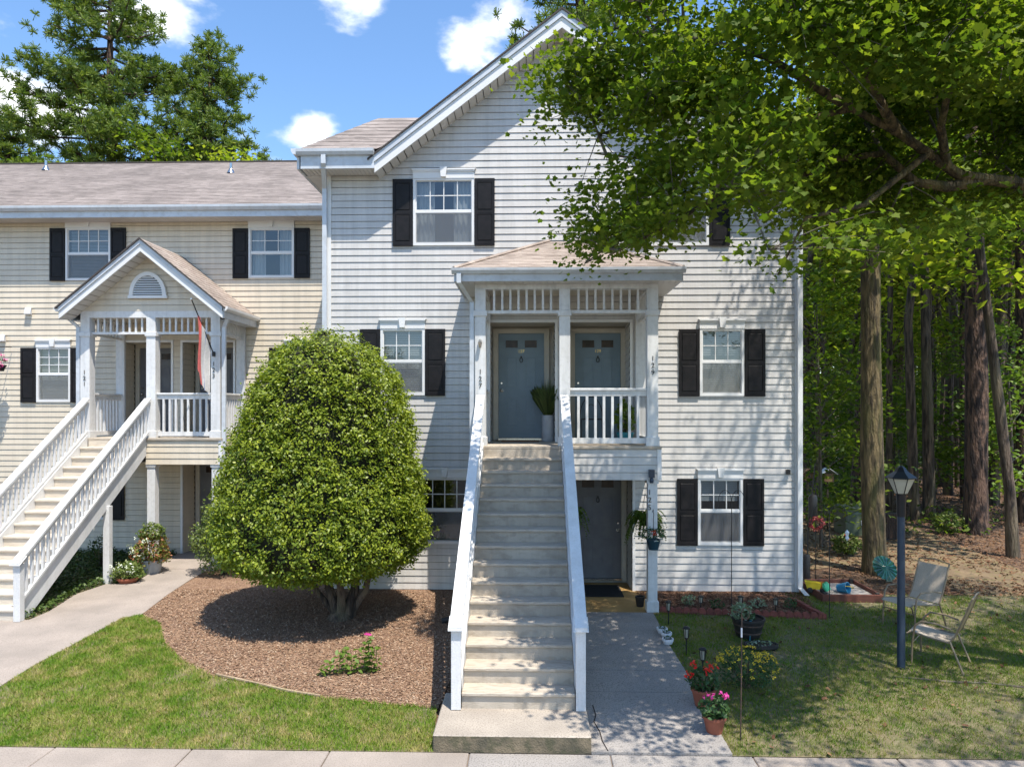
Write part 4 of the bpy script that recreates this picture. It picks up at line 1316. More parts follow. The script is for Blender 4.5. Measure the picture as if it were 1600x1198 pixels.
# ------------------------------------------------------------------ vegetation
def inside_pts(poly, n):
    P_ = np.array(poly); lo, hi = P_.min(0), P_.max(0); out = np.zeros((0, 2))
    while len(out) < n:
        q = rng.uniform(lo, hi, (n, 2)); out = np.vstack([out, q[inpoly(q[:, 0], q[:, 1], poly)]])
    return out[:n]


def gzv(y): return -.18 + .043 * (np.clip(y, 7.2, 11.386) - 7.2)


def blades(name, P2, h0, h1, mat, label, width=.006):
    n = len(P2); z = gzv(P2[:, 1])
    a = rng.uniform(0, 6.283, n); h = rng.uniform(h0, h1, n)
    ln = rng.normal(0, .4, (n, 2)) * h[:, None]
    base = np.stack([P2[:, 0], P2[:, 1], z - .004], 1)
    d = np.stack([np.cos(a), np.sin(a), np.zeros(n)], 1) * width / 2
    mid = base + np.stack([ln[:, 0] * .35, ln[:, 1] * .35, h * .6], 1)
    tip = base + np.stack([ln[:, 0], ln[:, 1], h * .95], 1)
    V = np.stack([base - d, base + d, mid + d * .7, tip, mid - d * .7], 1).reshape(-1, 3)
    o = np_mesh(name, V, 5, mat)
    return tag(o, label, 'grass', kind='stuff')


g1 = inside_pts(LAWN, 150000)
g1 = g1[(g1[:, 1] > 7.18) & (g1[:, 0] > -7.4)]
w1 = wave(g1[:, 0], g1[:, 1], 3.0, 3) + wave(g1[:, 0], g1[:, 1], 9.0, 4) * .6
g1 = g1[w1 + rng.normal(0, .5, len(g1)) > -.75]
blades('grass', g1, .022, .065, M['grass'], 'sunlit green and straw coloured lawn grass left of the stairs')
g2 = inside_pts([p for p in LAWNR], 260000)
g2 = g2[(g2[:, 0] < g2[:, 1] * .74 + .3)]
w2 = wave(g2[:, 0], g2[:, 1], 2.4, 8) + wave(g2[:, 0], g2[:, 1], 8.0, 9) * .5 - np.clip((g2[:, 1] - 10.6) / 2.2, 0, 1) * .7
g2 = g2[w2 + rng.normal(0, .45, len(g2)) > -.5]
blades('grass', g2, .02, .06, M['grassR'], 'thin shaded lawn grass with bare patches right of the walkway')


def chips(name, P2, L, W, mat, label, cat, zoff=.014, tilt=.35):
    n = len(P2); C3 = np.stack([P2[:, 0], P2[:, 1], gzv(P2[:, 1]) + zoff], 1)
    tpl = np.array([(-.5, -.5 * W / L), (.5, -.5 * W / L), (.5, .5 * W / L), (-.5, .5 * W / L)])
    N = rng.normal(0, tilt, (n, 3)); N[:, 2] = 1; N /= np.linalg.norm(N, axis=1)[:, None]
    r = rng.normal(size=(n, 3)); U = np.cross(N, r); U /= np.linalg.norm(U, axis=1)[:, None]; Wv = np.cross(N, U)
    s = rng.uniform(.5, 1.2, n) * L
    V = C3[:, None] + s[:, None, None] * (tpl[None, :, 0, None] * U[:, None] + tpl[None, :, 1, None] * Wv[:, None])
    o = np_mesh(name, V.reshape(-1, 3), 4, mat)
    return tag(o, label, cat, kind='stuff')


c1 = inside_pts(MUL, 52000); c1 = c1[c1[:, 1] < 13.0]; c1 = c1 + rng.normal(0, .045, c1.shape) * (c1[:, 1:2] < 11)
chips('bark_chips', c1, .028, .013, M['chip'], 'reddish bark chips spread round the clipped tree', 'mulch', .020)
c2 = inside_pts(BEDR, 7000)
chips('bark_chips', c2, .04, .018, M['chipdark'], 'dark bark chips in the narrow bed under the right window', 'mulch', .020)
c3 = np.stack([rng.uniform(5.1, 26, 60000), 12.4 + rng.uniform(0, 1, 60000) ** 1.3 * 20], 1)
c3 = c3[(c3[:, 0] < c3[:, 1] * .80) & (c3[:, 0] > c3[:, 1] * .36)]
c3 = c3[(wave(c3[:, 0], c3[:, 1], 1.4, 21) + rng.normal(0, .4, len(c3))) > -.35]
chips('leaf_litter', c3, .06, .03, M['litter'], 'brown fallen leaves and needles covering the woodland floor', 'leaf litter', -.005, .5)
c4 = inside_pts(bed_l, 16000)
WLp = WALKL
c4 = c4[~inpoly(c4[:, 0], c4[:, 1], WLp)]
V = leaf_verts(np.stack([c4[:, 0], c4[:, 1], gzv(c4[:, 1]) + rng.uniform(.02, .14, len(c4))], 1), rng.uniform(.05, .09, len(c4)), DIAM, .8)
tag(np_mesh('ground_cover', V, 4, M['ivy']), 'dark leafy ground cover under the left staircase', 'ground cover', kind='stuff')
c6 = inside_pts(LAWNR, 420); chips('fallen_leaves', c6, .06, .035, M['litter'], 'scattered brown leaves lying on the shaded side lawn', 'fallen leaves', .03, .6)
# low woodland plants
c5 = np.stack([rng.uniform(8, 40, 16000), rng.uniform(19, 46, 16000)], 1)
c5 = c5[(c5[:, 0] < c5[:, 1] * .80) & (c5[:, 0] > c5[:, 1] * .36)]
c5 = c5[wave(c5[:, 0], c5[:, 1], .9, 33) > .22]
c5 = np.repeat(c5, 3, 0) + rng.normal(0, .12, (len(c5) * 3, 2))
V = leaf_verts(np.stack([c5[:, 0], c5[:, 1], rng.uniform(.02, .45, len(c5))], 1), rng.uniform(.1, .22, len(c5)), DIAM, .8)
tag(np_mesh('undergrowth', V, 4, M['woods']), 'patches of low green undergrowth between the woodland trunks', 'undergrowth', kind='stuff')

# --- clipped holly
YH = 11.32
prof = [(519, 498, 512), (527, 470, 550), (545, 440, 585), (575, 415, 612), (610, 396, 632), (660, 378, 645), (720, 358, 652), (780, 344, 662), (825, 338, 666), (852, 340, 662), (872, 356, 646), (888, 385, 618), (898, 420, 580)]
HX = X(504, YH)
pz = np.array([Z(504, p[0], YH) for p in prof]); pr = np.array([(p[2] - p[1]) / 2 / (FPX / YH) for p in prof]); pcx = np.array([X((p[1] + p[2]) / 2, YH) - HX for p in prof])
o_ = np.argsort(pz); pz, pr, pcx = pz[o_], pr[o_], pcx[o_]
holly = thing('clipped_tree', 'large egg shaped clipped holly tree standing in the mulch bed', 'tree', (HX, YH, 0))


def holly_leaves(n, depth, size, seed):
    z = rng.uniform(pz[0], pz[-1], n * 3); r = np.interp(z, pz, pr)
    kp = rng.uniform(0, pr.max() * 1.02, len(z)) < r + .12
    z, r = z[kp][:n], r[kp][:n]; m = len(z)
    a = rng.uniform(0, 6.283, m)
    bump = np.zeros(m)
    q = np.random.default_rng(seed)
    for k in range(14):
        f = q.integers(2, 14); g = q.uniform(1.5, 11); ph = q.uniform(0, 6.28)
        bump += np.sin(a * f + z * g + ph) * (1 / (1 + .12 * f))
    bump /= 4
    dr = np.abs(rng.normal(0, depth, m))
    rr = r * (1 + .03 * bump) - dr + .0
    x = np.interp(z, pz, pcx) + rr * np.cos(a); y = rr * np.sin(a) * .93
    keep = (bump + rng.normal(0, .45, m)) > -.75
    top = z > pz[-1] - .25
    z = z + np.where(top, rng.normal(0, .05, m), 0)
    Cn = np.stack([x, y, z], 1)
    out = np.stack([np.cos(a), np.sin(a), np.clip((z - 2.3) / 3, -.2, 1)], 1)
    return Cn[keep], out[keep]


Cn, out_ = holly_leaves(34000, .10, .05, 2)
Cc, oc = holly_leaves(9000, .015, .05, 2)
sel = rng.permutation(len(Cc))[:2600]
Cc, oc = Cc[sel] - oc[sel] * rng.uniform(-.015, .07, (len(sel), 1)), oc[sel]
kk = rng.integers(0, len(Cc), 66000)
Ct = Cc[kk] + rng.normal(0, 1, (len(kk), 3)) * np.array([.052, .052, .04])
Cn = np.vstack([Cn - out_ * .03, Ct]); out_ = np.vstack([out_, oc[kk]])
V = leaf_verts(Cn, rng.uniform(.03, .066, len(Cn)), OVAL, .35, out_, .6)
np_mesh('leaf_mass', V, 6, M['holly'], holly)['kind'] = 'stuff'
# escaped sprigs outside the clipped line
sp = []
for i in range(260):
    k = rng.integers(0, len(Cn)); c = Cn[k] + out_[k] * rng.uniform(.03, .10)
    sp.append(c + rng.normal(0, .022, (9, 3)))
V = leaf_verts(np.vstack(sp), .05, OVAL, .6); np_mesh('sprig', V, 6, M['holly'], holly)['kind'] = 'stuff'
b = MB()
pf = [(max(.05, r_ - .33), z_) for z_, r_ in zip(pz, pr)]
b.lathe(pf, (0, 0, 0), 28); b.build('shade_core', M['hollyin'], holly)  # added solid core, coloured dark so gaps in the foliage look shaded
b = MB(); random.seed(3)
tb = G(532, 966); dx = tb.x - HX; dyy = tb.y - YH
for (ox, oy, tx, ty, r0) in ((-.04, 0, -.5, .1, .085), (.07, .02, .35, .2, .095), (.02, -.05, .05, -.35, .075), (.12, .06, .8, -.1, .07), (-.1, .05, -.9, -.2, .05)):
    b.tube([(dx + ox, dyy + oy, -.03), (dx + ox * 1.5, dyy + oy, .12), (dx + ox * 2 + tx * .2, dyy + oy + ty * .3, .45), (dx + tx * .7, dyy + ty, 1.1)], [r0 * 1.5, r0, r0 * .8, r0 * .5], 9)
b.lathe([(.24, -.04), (.19, .05), (.10, .14)], (dx, dyy, 0), 12)
b.build('trunk', M['bark'], holly, True)


def bush(name, label, cat, loc, rx, ry, rz, n, leaf, size, mat, tpl=OVAL, zc=None, stems=5, parent=None, group=None, up=.4):
    """rounded plant: loc is the base"""
    zc = rz if zc is None else zc
    root = parent or thing(name, label, cat, loc, group=group)
    d = rng.normal(size=(n, 3)); d /= np.linalg.norm(d, axis=1)[:, None]
    lump = 1 + .16 * np.sin(d[:, 0] * 5 + d[:, 2] * 4 + loc[0] * 3) + .1 * np.sin(d[:, 1] * 9 + d[:, 0] * 7 + loc[1])
    rad = rng.uniform(.45, 1, n) ** .5 * lump
    Cn = d * rad[:, None] * np.array([rx, ry, rz]) + np.array([0, 0, zc])
    Cn = Cn[Cn[:, 2] > .02]
    d_ = d[:len(Cn)]
    V = leaf_verts(Cn, rng.uniform(.6, 1.15, len(Cn)) * size, tpl, up)
    o = np_mesh(leaf, V, len(tpl), mat, root); o['kind'] = 'stuff'
    if stems:
        b = MB()
        for i in range(stems):
            a = rng.uniform(0, 6.28); rr = rng.uniform(.2, .8)
            b.tube([(0.02 * math.cos(a), .02 * math.sin(a), 0), (rx * rr * .5 * math.cos(a), ry * rr * .5 * math.sin(a), zc * .6), (rx * rr * math.cos(a), ry * rr * math.sin(a), zc + rz * .4)], [.012, .009, .004], 5)
        b.build('stem', M['bark'], root)
    return root


def flowers(root, pts, size, mat, n=10, name='flower', shape=OVAL):
    for p in pts:
        c = np.array(p)[None] + rng.normal(0, size * .33, (n, 3)) * np.array([1, 1, .7])
        np_mesh(name, leaf_verts(c, size * .62, shape, .5), len(shape), mat, root)


p = G(335, 905)
bush('shrub', 'rounded light green shrub squeezed against the left side of the clipped holly', 'shrub', (p.x + .03, p.y - .05 + .45, 0), .62, .6, .68, 6500, 'leaf_mass', .055, M['shrub'], zc=.78)

# --- near maple, trunk standing beyond the right edge
mp_ = thing('maple_tree', 'large maple whose leafy boughs hang over the right half of the tall building', 'tree', (8.1, 8.3, gz(0, 8.3)))
MO = Vector((8.1, 8.3, gz(0, 8.3)))
mask = [(918, -60), (940, 45), (915, 80), (890, 84), (850, 80), (836, 94), (820, 130), (826, 165), (834, 212), (848, 236), (836, 260), (868, 268), (908, 250), (900, 278), (910, 303), (894, 330), (880, 348), (928, 356), (910, 374), (902, 402), (920, 420), (946, 430), (964, 410), (1000, 415), (972, 390), (1030, 369), (1069, 342), (1107, 315), (1138, 332), (1180, 342), (1203, 352), (1196, 400), (1190, 440), (1208, 462), (1236, 440), (1250, 330), (1300, 385), (1360, 400), (1420, 350), (1500, 360), (1600, 390), (1760, 380), (1760, -140), (905, -140)]
mx_, my_ = [], []
while len(mx_) < 1250:
    a_, c_ = rng.uniform(812, 1760), rng.uniform(-140, 465)
    if inpoly(np.array([a_]), np.array([c_]), mask)[0]:
        if a_ > 1290 and c_ > 300 and rng.uniform() < .45: continue
        if wave(a_ / 60., c_ / 38., 1.0, 61) + (0.25 if a_ > 1250 else .1) < rng.normal(0, .12): continue
        if a_ < 1000 and c_ < 300 and rng.uniform() < .3: continue
        mx_.append(a_); my_.append(c_)
cl = []
for a_, c_ in zip(mx_, my_):
    e = min(1, max(.12, (a_ - 815) / 420))
    Yc = 8.6 - 1.0 * e + rng.uniform(-1, 1) * 2.1 * e
    Yc = max(5.9, Yc)
    if a_ > 1230 and 130 < c_ < 345: Yc = max(Yc, 8.15 + rng.uniform(0, 1.2))
    p_ = P(a_, c_, Yc)
    cl.append(p_)
nin = len(cl)
# canopy above and beside the picture
k_ = 0
while k_ < 630:
    x_, y_, z_ = rng.uniform(.6, 11.5), rng.uniform(2.6, 11.8), rng.uniform(6.2, 14.2)
    if z_ < 3.36 + 640 / FPX * y_ + .35 and x_ < y_ * .74: continue
    # dome outline, lit window left free above the middle of the facade
    if ((x_ - 7.2) / 5.6) ** 2 + ((y_ - 7.3) / 5.0) ** 2 + (max(0, z_ - 8.5) / 6.0) ** 2 > 1: continue
    if z_ > 9.2 and x_ < 4.6 + (z_ - 9.2) * .15: continue
    if wave(x_, y_ + z_ * .35, 2.3, 5) < (-.15 if (y_ > 9.3 and x_ > 4.8) else .16): continue
    if x_ < 3.4 and rng.uniform() < .5: continue
    cl.append(Vector((x_, y_, z_))); k_ += 1
cl = np.array([tuple(c) for c in cl])
per = np.where(np.arange(len(cl)) < nin, rng.integers(54, 76, len(cl)), rng.integers(26, 40, len(cl)))
idx = np.repeat(np.arange(len(cl)), per)
spread = np.where(idx < nin, .17, .25)
Cn = cl[idx] + rng.normal(0, 1, (len(idx), 3)) * np.stack([spread * 1.25, spread * 1.25, spread * .6], 1)
# nothing may grow through the walls or roofs
Cn = Cn[(Cn[:, 1] < 12.2)]
big = leaf_verts(Cn[:300] - np.array(MO), rng.uniform(.09, .13, 300), MAPLE, .5)
pc = P(1010, 230, 7.0)
ordr = np.argsort(np.abs(Cn[:, 1] - 6.2) + (Cn[:, 2] > 9) * 9 + (Cn[:, 0] > 5) * 9)
Cn = Cn[ordr]
for i in range(280):
    np_mesh('leaf', leaf_verts(Cn[i:i + 1] - np.array(MO), rng.uniform(.08, .115), MAPLE, .6), 12, M['maple'], mp_)
rest = Cn[280:] - np.array(MO)
V = leaf_verts(rest, rng.uniform(.034, .086, len(rest)), MAPLE, .45)
np_mesh('leaf_mass', V, 12, M['maple'], mp_)['kind'] = 'stuff'
# limbs
T0 = Vector((8.1, 8.3, 3.2))
limbs = [
    ([T0, P(1600, 288, 8.2), P(1500, 275, 8.0), P(1450, 240, 7.9), P(1400, 205, 7.8), P(1330, 170, 7.7), P(1240, 190, 7.8), P(1130, 230, 8.0), P(1020, 250, 8.3), P(930, 240, 8.5)], [.11, .08, .06, .052, .045, .038, .03, .024, .016, .009]),
    ([P(1540, 280, 8.1), P(1480, 292, 8.0), P(1430, 285, 8.0), P(1380, 240, 8.1), P(1300, 250, 8.3), P(1210, 300, 8.5), P(1120, 330, 8.7)], [.07, .06, .05, .04, .035, .025, .01]),
    ([P(1480, 262, 7.95), P(1470, 200, 7.7), P(1480, 150, 7.4), P(1500, 110, 7.2), P(1530, 20, 7)], [.05, .042, .035, .03, .012]),
    ([P(1400, 205, 7.8), P(1370, 150, 7.5), P(1330, 60, 7.2), P(1300, -60, 7)], [.06, .045, .03, .012]),
    ([P(1330, 170, 7.7), P(1200, 90, 7.3), P(1090, 60, 7.4), P(990, 50, 8)], [.05, .035, .022, .01]),
    ([P(1240, 190, 7.8), P(1130, 300, 7.2), P(1050, 350, 7.3), P(950, 400, 7.8)], [.035, .028, .018, .008]),
    ([P(1450, 240, 7.9), P(1350, 320, 7.4), P(1260, 340, 7.3), P(1215, 430, 7.6)], [.04, .03, .02, .008]),
    ([T0, Vector((7.4, 8.2, 6)), Vector((6.6, 8, 9)), Vector((6.2, 8.1, 12.5))], [.22, .17, .1, .03]),
    ([Vector((7.4, 8.2, 6)), Vector((6.8, 9.2, 8.5)), Vector((5.9, 10.3, 11.5))], [.1, .07, .02]),
    ([Vector((7.1, 8.1, 7.3)), Vector((5.4, 7.6, 9)), Vector((3.4, 7.4, 9.4)), Vector((1.8, 7.3, 8.6))], [.1, .06, .035, .012]),
    ([T0, Vector((9, 8.6, 6)), Vector((10.4, 8.4, 9.5))], [.15, .1, .03]),
    ([Vector((8.1, 8.3, 2.8)), Vector((8.6, 6.8, 5.5)), Vector((7.8, 5.4, 8.8))], [.12, .08, .02])]
b = MB(MO)
b.tube([(8.15, 8.3, -.2), (8.12, 8.3, .15), (8.1, 8.3, 1.2), (8.12, 8.32, 2.4), (8.1, 8.3, 3.3)], [.42, .30, .26, .25, .23], 14)
skel = []
for pts, rad in limbs:
    b.tube(pts, rad, 9)
    for p, q in zip(pts[:-1], pts[1:]):
        for t in np.linspace(0, 1, 6)[:-1]: skel.append(tuple(Vector(p).lerp(Vector(q), t)))
b.build('trunk', M['mossbark'], mp_, True)
skel = np.array(skel)
b = MB(MO)
hubs = list(range(0, len(cl), 14)); hp = []
for i in hubs:
    c = cl[i]; j = np.argmin(np.linalg.norm(skel - c, axis=1) + np.maximum(0, skel[:, 0] * 0 + (c[0] - skel[:, 0])) * .6)
    s_ = Vector(skel[j]); e_ = Vector(c); m_ = s_.lerp(e_, .5) + Vector(rng.normal(0, .08, 3)) + Vector((0, 0, .12))
    if (e_ - s_).length > 2.8: continue
    b.tube([s_, m_, e_], [.022, .014, .006], 5); hp += [tuple(s_.lerp(m_, .6)), tuple(m_), tuple(e_), tuple(m_.lerp(e_, .5))]
hp = np.array(hp)
for i in range(len(cl)):
    c = cl[i]; dd_ = np.linalg.norm(hp - c, axis=1); j = np.argmin(dd_)
    if .05 < dd_[j] < 1.0:
        e_ = Vector(c) + Vector(rng.normal(0, .1, 3)); b.tube([hp[j], Vector(hp[j]).lerp(e_, .5) + Vector((0, 0, .03)), e_], [.007, .005, .003], 4, False)
b.build('branches', M['palebark'], mp_)['kind'] = 'stuff'


# --- woodland
def crown_mesh(name, n, rx, ry, z0, z1, size, mat, ncl, seed, sig=.55, low=.3):
    r = np.random.default_rng(seed)
    u = r.uniform(0, 1, ncl); a = r.uniform(0, 6.28, ncl); zz = z0 + (z1 - z0) * u
    rr = np.sqrt(np.clip(1 - ((u - .42) / .62) ** 2, .02, 1)) * np.sqrt(r.uniform(.05, 1, ncl))
    c = np.stack([rx * rr * np.cos(a), ry * rr * np.sin(a), zz], 1)
    k = r.integers(0, ncl, n)
    Cn = c[k] + r.normal(0, 1, (n, 3)) * np.array([sig, sig, sig * .45])
    V = leaf_verts(Cn, r.uniform(.7, 1.2, n) * size, DIAM, .7)
    o = np_mesh(name, V, 4, mat); me = o.data; bpy.data.objects.remove(o)
    return me, c


def trunk_mesh(pts, rad, mat, branches=(), n=9):
    b = MB(); b.tube(pts, rad, n)
    for br in branches: b.tube(*br)
    return b.mesh('trunk', mat, True)


protos = []
for i in range(6):
    H = [17, 19, 15, 18, 16, 20][i]; z0 = [6, 8, 4.5, 7, 5, 9][i]
    me, c = crown_mesh('crown', 2100, 2.6 + .3 * (i % 3), 2.6, z0, H, .30, M['woods'] if i % 3 else M['woodsY'], 46, 100 + i, .6)
    bend = [(0, 0, -.1), (.05 * (i - 2), .04, H * .25), (.1 * (i - 3), -.05, H * .5), (.12 * (i - 2), .1, H * .92)]
    br = []
    for q in c[::3]:
        zb_ = max(z0 * .8, q[2] - 1.2); br.append(([(0.02, 0, zb_), tuple(Vector(q) * .5 + Vector((0, 0, zb_ * .5 + .1))), tuple(q)], [.05, .03, .012], 5))
    protos.append((me, trunk_mesh(bend, [.19, .15, .11, .03], M['bark'] if i % 2 else M['pinebark'], br), H))
sap = []
for i in range(5):
    H = [7, 5, 6, 8, 4][i]
    me, c = crown_mesh('crown', 2300, 1.5 + .2 * i, 1.6, .9, H, .19, [M['woods'], M['woodsY'], M['lime']][i % 3] if i < 4 else M['woods'], 34, 200 + i, .38)
    br = [([(0, 0, max(.5, q[2] - .8)), tuple(q)], [.02, .008], 4) for q in c[::2]]
    sap.append((me, trunk_mesh([(0, 0, -.1), (.1, .05, H * .4), (-.05, .1, H * .9)], [.05, .04, .012], M['palebark'], br, 7), H))


def plant_tree(name, loc, pr, s, rz, label, cat, group=None, sz=1):
    t = thing(name, label, cat, loc, rz, group); t.scale = (s, s, s * sz)
    a = link(bpy.data.objects.new('crown', pr[0])); a.parent = t; a['kind'] = 'stuff'
    c = link(bpy.data.objects.new('trunk', pr[1])); c.parent = t
    return t


slim = []
for i in range(4):
    H = [18, 16, 20, 17][i]
    me, c = crown_mesh('crown', 900, 2.0, 2.0, H * .6, H, .30, M['woodsY'], 22, 300 + i, .5)
    slim.append((me, trunk_mesh([(0, 0, -.1), (.15 * (i - 1.5), .05, H * .3), (.3 * (1.5 - i), -.05, H * .6), (.1, .1, H * .95)], [.13, .10, .085, .03], M['bark'] if i % 2 else M['pinebark'], [([(0, 0, H * .35), (.9, .2, H * .45)], [.03, .01], 4), ([(0, 0, H * .5), (-1.1, .3, H * .58)], [.035, .01], 4)]), H))
LBL_T = 'slender woodland tree with green crown among the dark trunks right of the building'
LBL_S = 'leafy sapling growing in the shade between the woodland trunks'
placed = []
for (y0_, y1_, n_) in ((22, 30, 2), (30, 42, 7), (42, 64, 16)):
    k_ = 0; tries = 0
    while k_ < n_ and tries < 600:
        tries += 1
        Y_ = rng.uniform(y0_, y1_); pxx = rng.uniform(1235, 1690); x_ = X(pxx, Y_)
        if any((x_ - a) ** 2 + (Y_ - c) ** 2 < 2.3 for a, c in placed): continue
        placed.append((x_, Y_)); pr = protos[rng.integers(0, 6)]
        plant_tree('woodland_tree', (x_, Y_, -.03), pr, rng.uniform(.8, 1.15), rng.uniform(0, 6.28), LBL_T, 'tree', 'trees of the woodland'); k_ += 1
for _ in range(56):
    Y_ = rng.uniform(22, 58); pxx = rng.uniform(1252, 1640); x_ = X(pxx, Y_)
    plant_tree('woodland_tree', (x_, Y_, -.03), slim[rng.integers(0, 4)], rng.uniform(.8, 1.2), rng.uniform(0, 6.28), LBL_T, 'tree', 'trees of the woodland')
for (y0_, y1_, n_) in ((21, 30, 5), (30, 48, 7), (48, 66, 16)):
    for _ in range(n_):
        Y_ = rng.uniform(y0_, y1_); pxx = rng.uniform(1245, 1680); x_ = X(pxx, Y_)
        plant_tree('sapling', (x_, Y_, -.03), sap[rng.integers(0, 5)], rng.uniform(.75, 1.25), rng.uniform(0, 6.28), LBL_S, 'sapling', 'saplings of the woodland')
# the wood closes in a mass behind them
Vs = []
n_ = 46000
ang = rng.uniform(.20, .98, n_); dist = rng.uniform(66, 96, n_)
hz_ = rng.uniform(0, 1, n_) ** .8 * (19 + 4 * wave(ang * 60, dist * .2, 1, 41))
keep = wave(ang * 55, hz_ * .9, 1.0, 42) + rng.normal(0, .3, n_) > -.3
Cn = np.stack([ang * dist, dist, hz_], 1)[keep]
tag(np_mesh('far_wood', leaf_verts(Cn, rng.uniform(.6, 1.25, len(Cn)), DIAM, .5), 4, M['woodsY']), 'mass of sunlit green foliage closing the far side of the wood', 'wood', kind='stuff')

plant_tree('sapling', (X(1283, 17.5), 17.5, -.03), sap[0], .95, 1.0, 'bright leafy sapling close beside the right corner of the building', 'sapling')
plant_tree('sapling', (X(1460, 24), 24, -.03), sap[3], .8, 2.0, 'broad leafy sapling in the middle of the woodland view above the chairs', 'sapling')
plant_tree('sapling', (X(1580, 21), 21, -.03), sap[2], 1.0, .4, 'leafy sapling near the right edge of the picture', 'sapling')
# trunks one can point to: (label, base px, [px track], base width px, material)
def big_trunk(label, by, track, wpx, mat, lean=0, name='woodland_tree', crown=None, flare=1.3, tall=16):
    bx = track[0][0]
    base = G(bx, by); Yb = base.y; sc_ = FPX / Yb
    pts = [(0, 0, -.08)]; rad = [wpx / 2 / sc_ * flare]
    for (px_, py_) in track[1:]:
        q = P(px_, py_, Yb); pts.append((q.x - base.x, 0, q.z)); rad.append(wpx / 2 / sc_ * (1 if len(rad) < 3 else .85))
    lx = pts[-1]; dxz = (lx[0] - pts[-2][0]) / max(.1, lx[2] - pts[-2][2])
    pts.append((lx[0] + dxz * (tall - lx[2]), 0, tall)); rad.append(rad[-1] * .45)
    t = thing(name, label, 'tree', base, 0)
    b = MB(); b.tube(pts, rad, 12)
    top = Vector(pts[-1])
    for i in range(7):
        a = rng.uniform(0, 6.28); z_ = tall * rng.uniform(.55, .95)
        q0 = Vector(pts[-2]).lerp(top, max(0, (z_ - pts[-2][2]) / (top.z - pts[-2][2])))
        b.tube([q0, q0 + Vector((math.cos(a) * 1.2, math.sin(a) * 1.2, .8)), q0 + Vector((math.cos(a) * 2.4, math.sin(a) * 2.4, 1.2))], [.07, .045, .015], 6)
    b.build('trunk', mat, t, True)
    pr = protos[crown if crown is not None else rng.integers(0, 6)]
    cr = link(bpy.data.objects.new('crown', pr[0])); cr.parent = t; cr['kind'] = 'stuff'
    cr.location = (pts[-2][0] * 1.0, 0, tall - pr[2] * .95); cr.rotation_euler = (0, 0, rng.uniform(0, 6))
    return t


big_trunk('thick mossy tree trunk beside the utility box, standing just beyond the sandbox', 893, [(1368, 893), (1366, 850), (1362, 700), (1361, 560), (1360, 400)], 33, M['mossbark'], flare=1.25, crown=2)
big_trunk('dark pine trunk just left of and behind the thick mossy trunk', 790, [(1343, 790), (1345, 700), (1352, 560), (1366, 410)], 22, M['pinebark'])
big_trunk('reddish pine trunk nearest the right corner of the tall building', 742, [(1275, 742), (1272, 600), (1268, 480), (1266, 320)], 14, M['pinebark'])
big_trunk('dark trunk seen just beside the white downspout', 752, [(1259, 752), (1257, 600), (1256, 430)], 9, M['bark'])
big_trunk('thin pale trunk leaning left, second from the building corner', 735, [(1291, 735), (1291, 640), (1297, 520), (1303, 430)], 5, M['palebark'])
big_trunk('short dark trunk behind the pale leaning one near the birdhouses', 735, [(1295, 735), (1294, 600), (1296, 430)], 10, M['bark'])
big_trunk('knotty dark trunk between the birdhouse and the thick mossy trunk', 728, [(1319, 728), (1318, 600), (1320, 470)], 11, M['bark'])
big_trunk('straight dark pine above the lamp post lantern', 728, [(1400, 728), (1402, 600), (1408, 380)], 15, M['pinebark'])
big_trunk('very thin pale stem leaning across the pine above the lantern', 732, [(1410, 732), (1407, 620), (1395, 500), (1384, 410)], 5, M['palebark'])
big_trunk('thin dark trunk right of the lamp post in the middle distance', 712, [(1437, 712), (1438, 600), (1440, 470)], 7, M['bark'])
big_trunk('forked grey trunk curving left of the huge dark pine', 775, [(1513, 775), (1510, 700), (1500, 600), (1490, 500), (1484, 400)], 13, M['palebark'])
big_trunk('dark trunk behind the forked grey trunk', 772, [(1481, 772), (1483, 640), (1485, 430)], 11, M['bark'])
big_trunk('massive dark pine trunk right of the lamp post', 832, [(1524, 832), (1525, 760), (1526, 600), (1523, 400)], 31, M['pinebark'], flare=1.2)
big_trunk('grey trunk leaning left near the right edge of the view', 868, [(1583, 868), (1578, 770), (1562, 640), (1545, 500), (1532, 400)], 15, M['bark'])
big_trunk('dark trunk between the leaning grey trunk and the edge pine', 788, [(1552, 788), (1558, 640), (1570, 420)], 13, M['bark'])
big_trunk('rough pine trunk at the far right edge of the picture', 815, [(1602, 815), (1600, 650), (1598, 400)], 20, M['pinebark'])


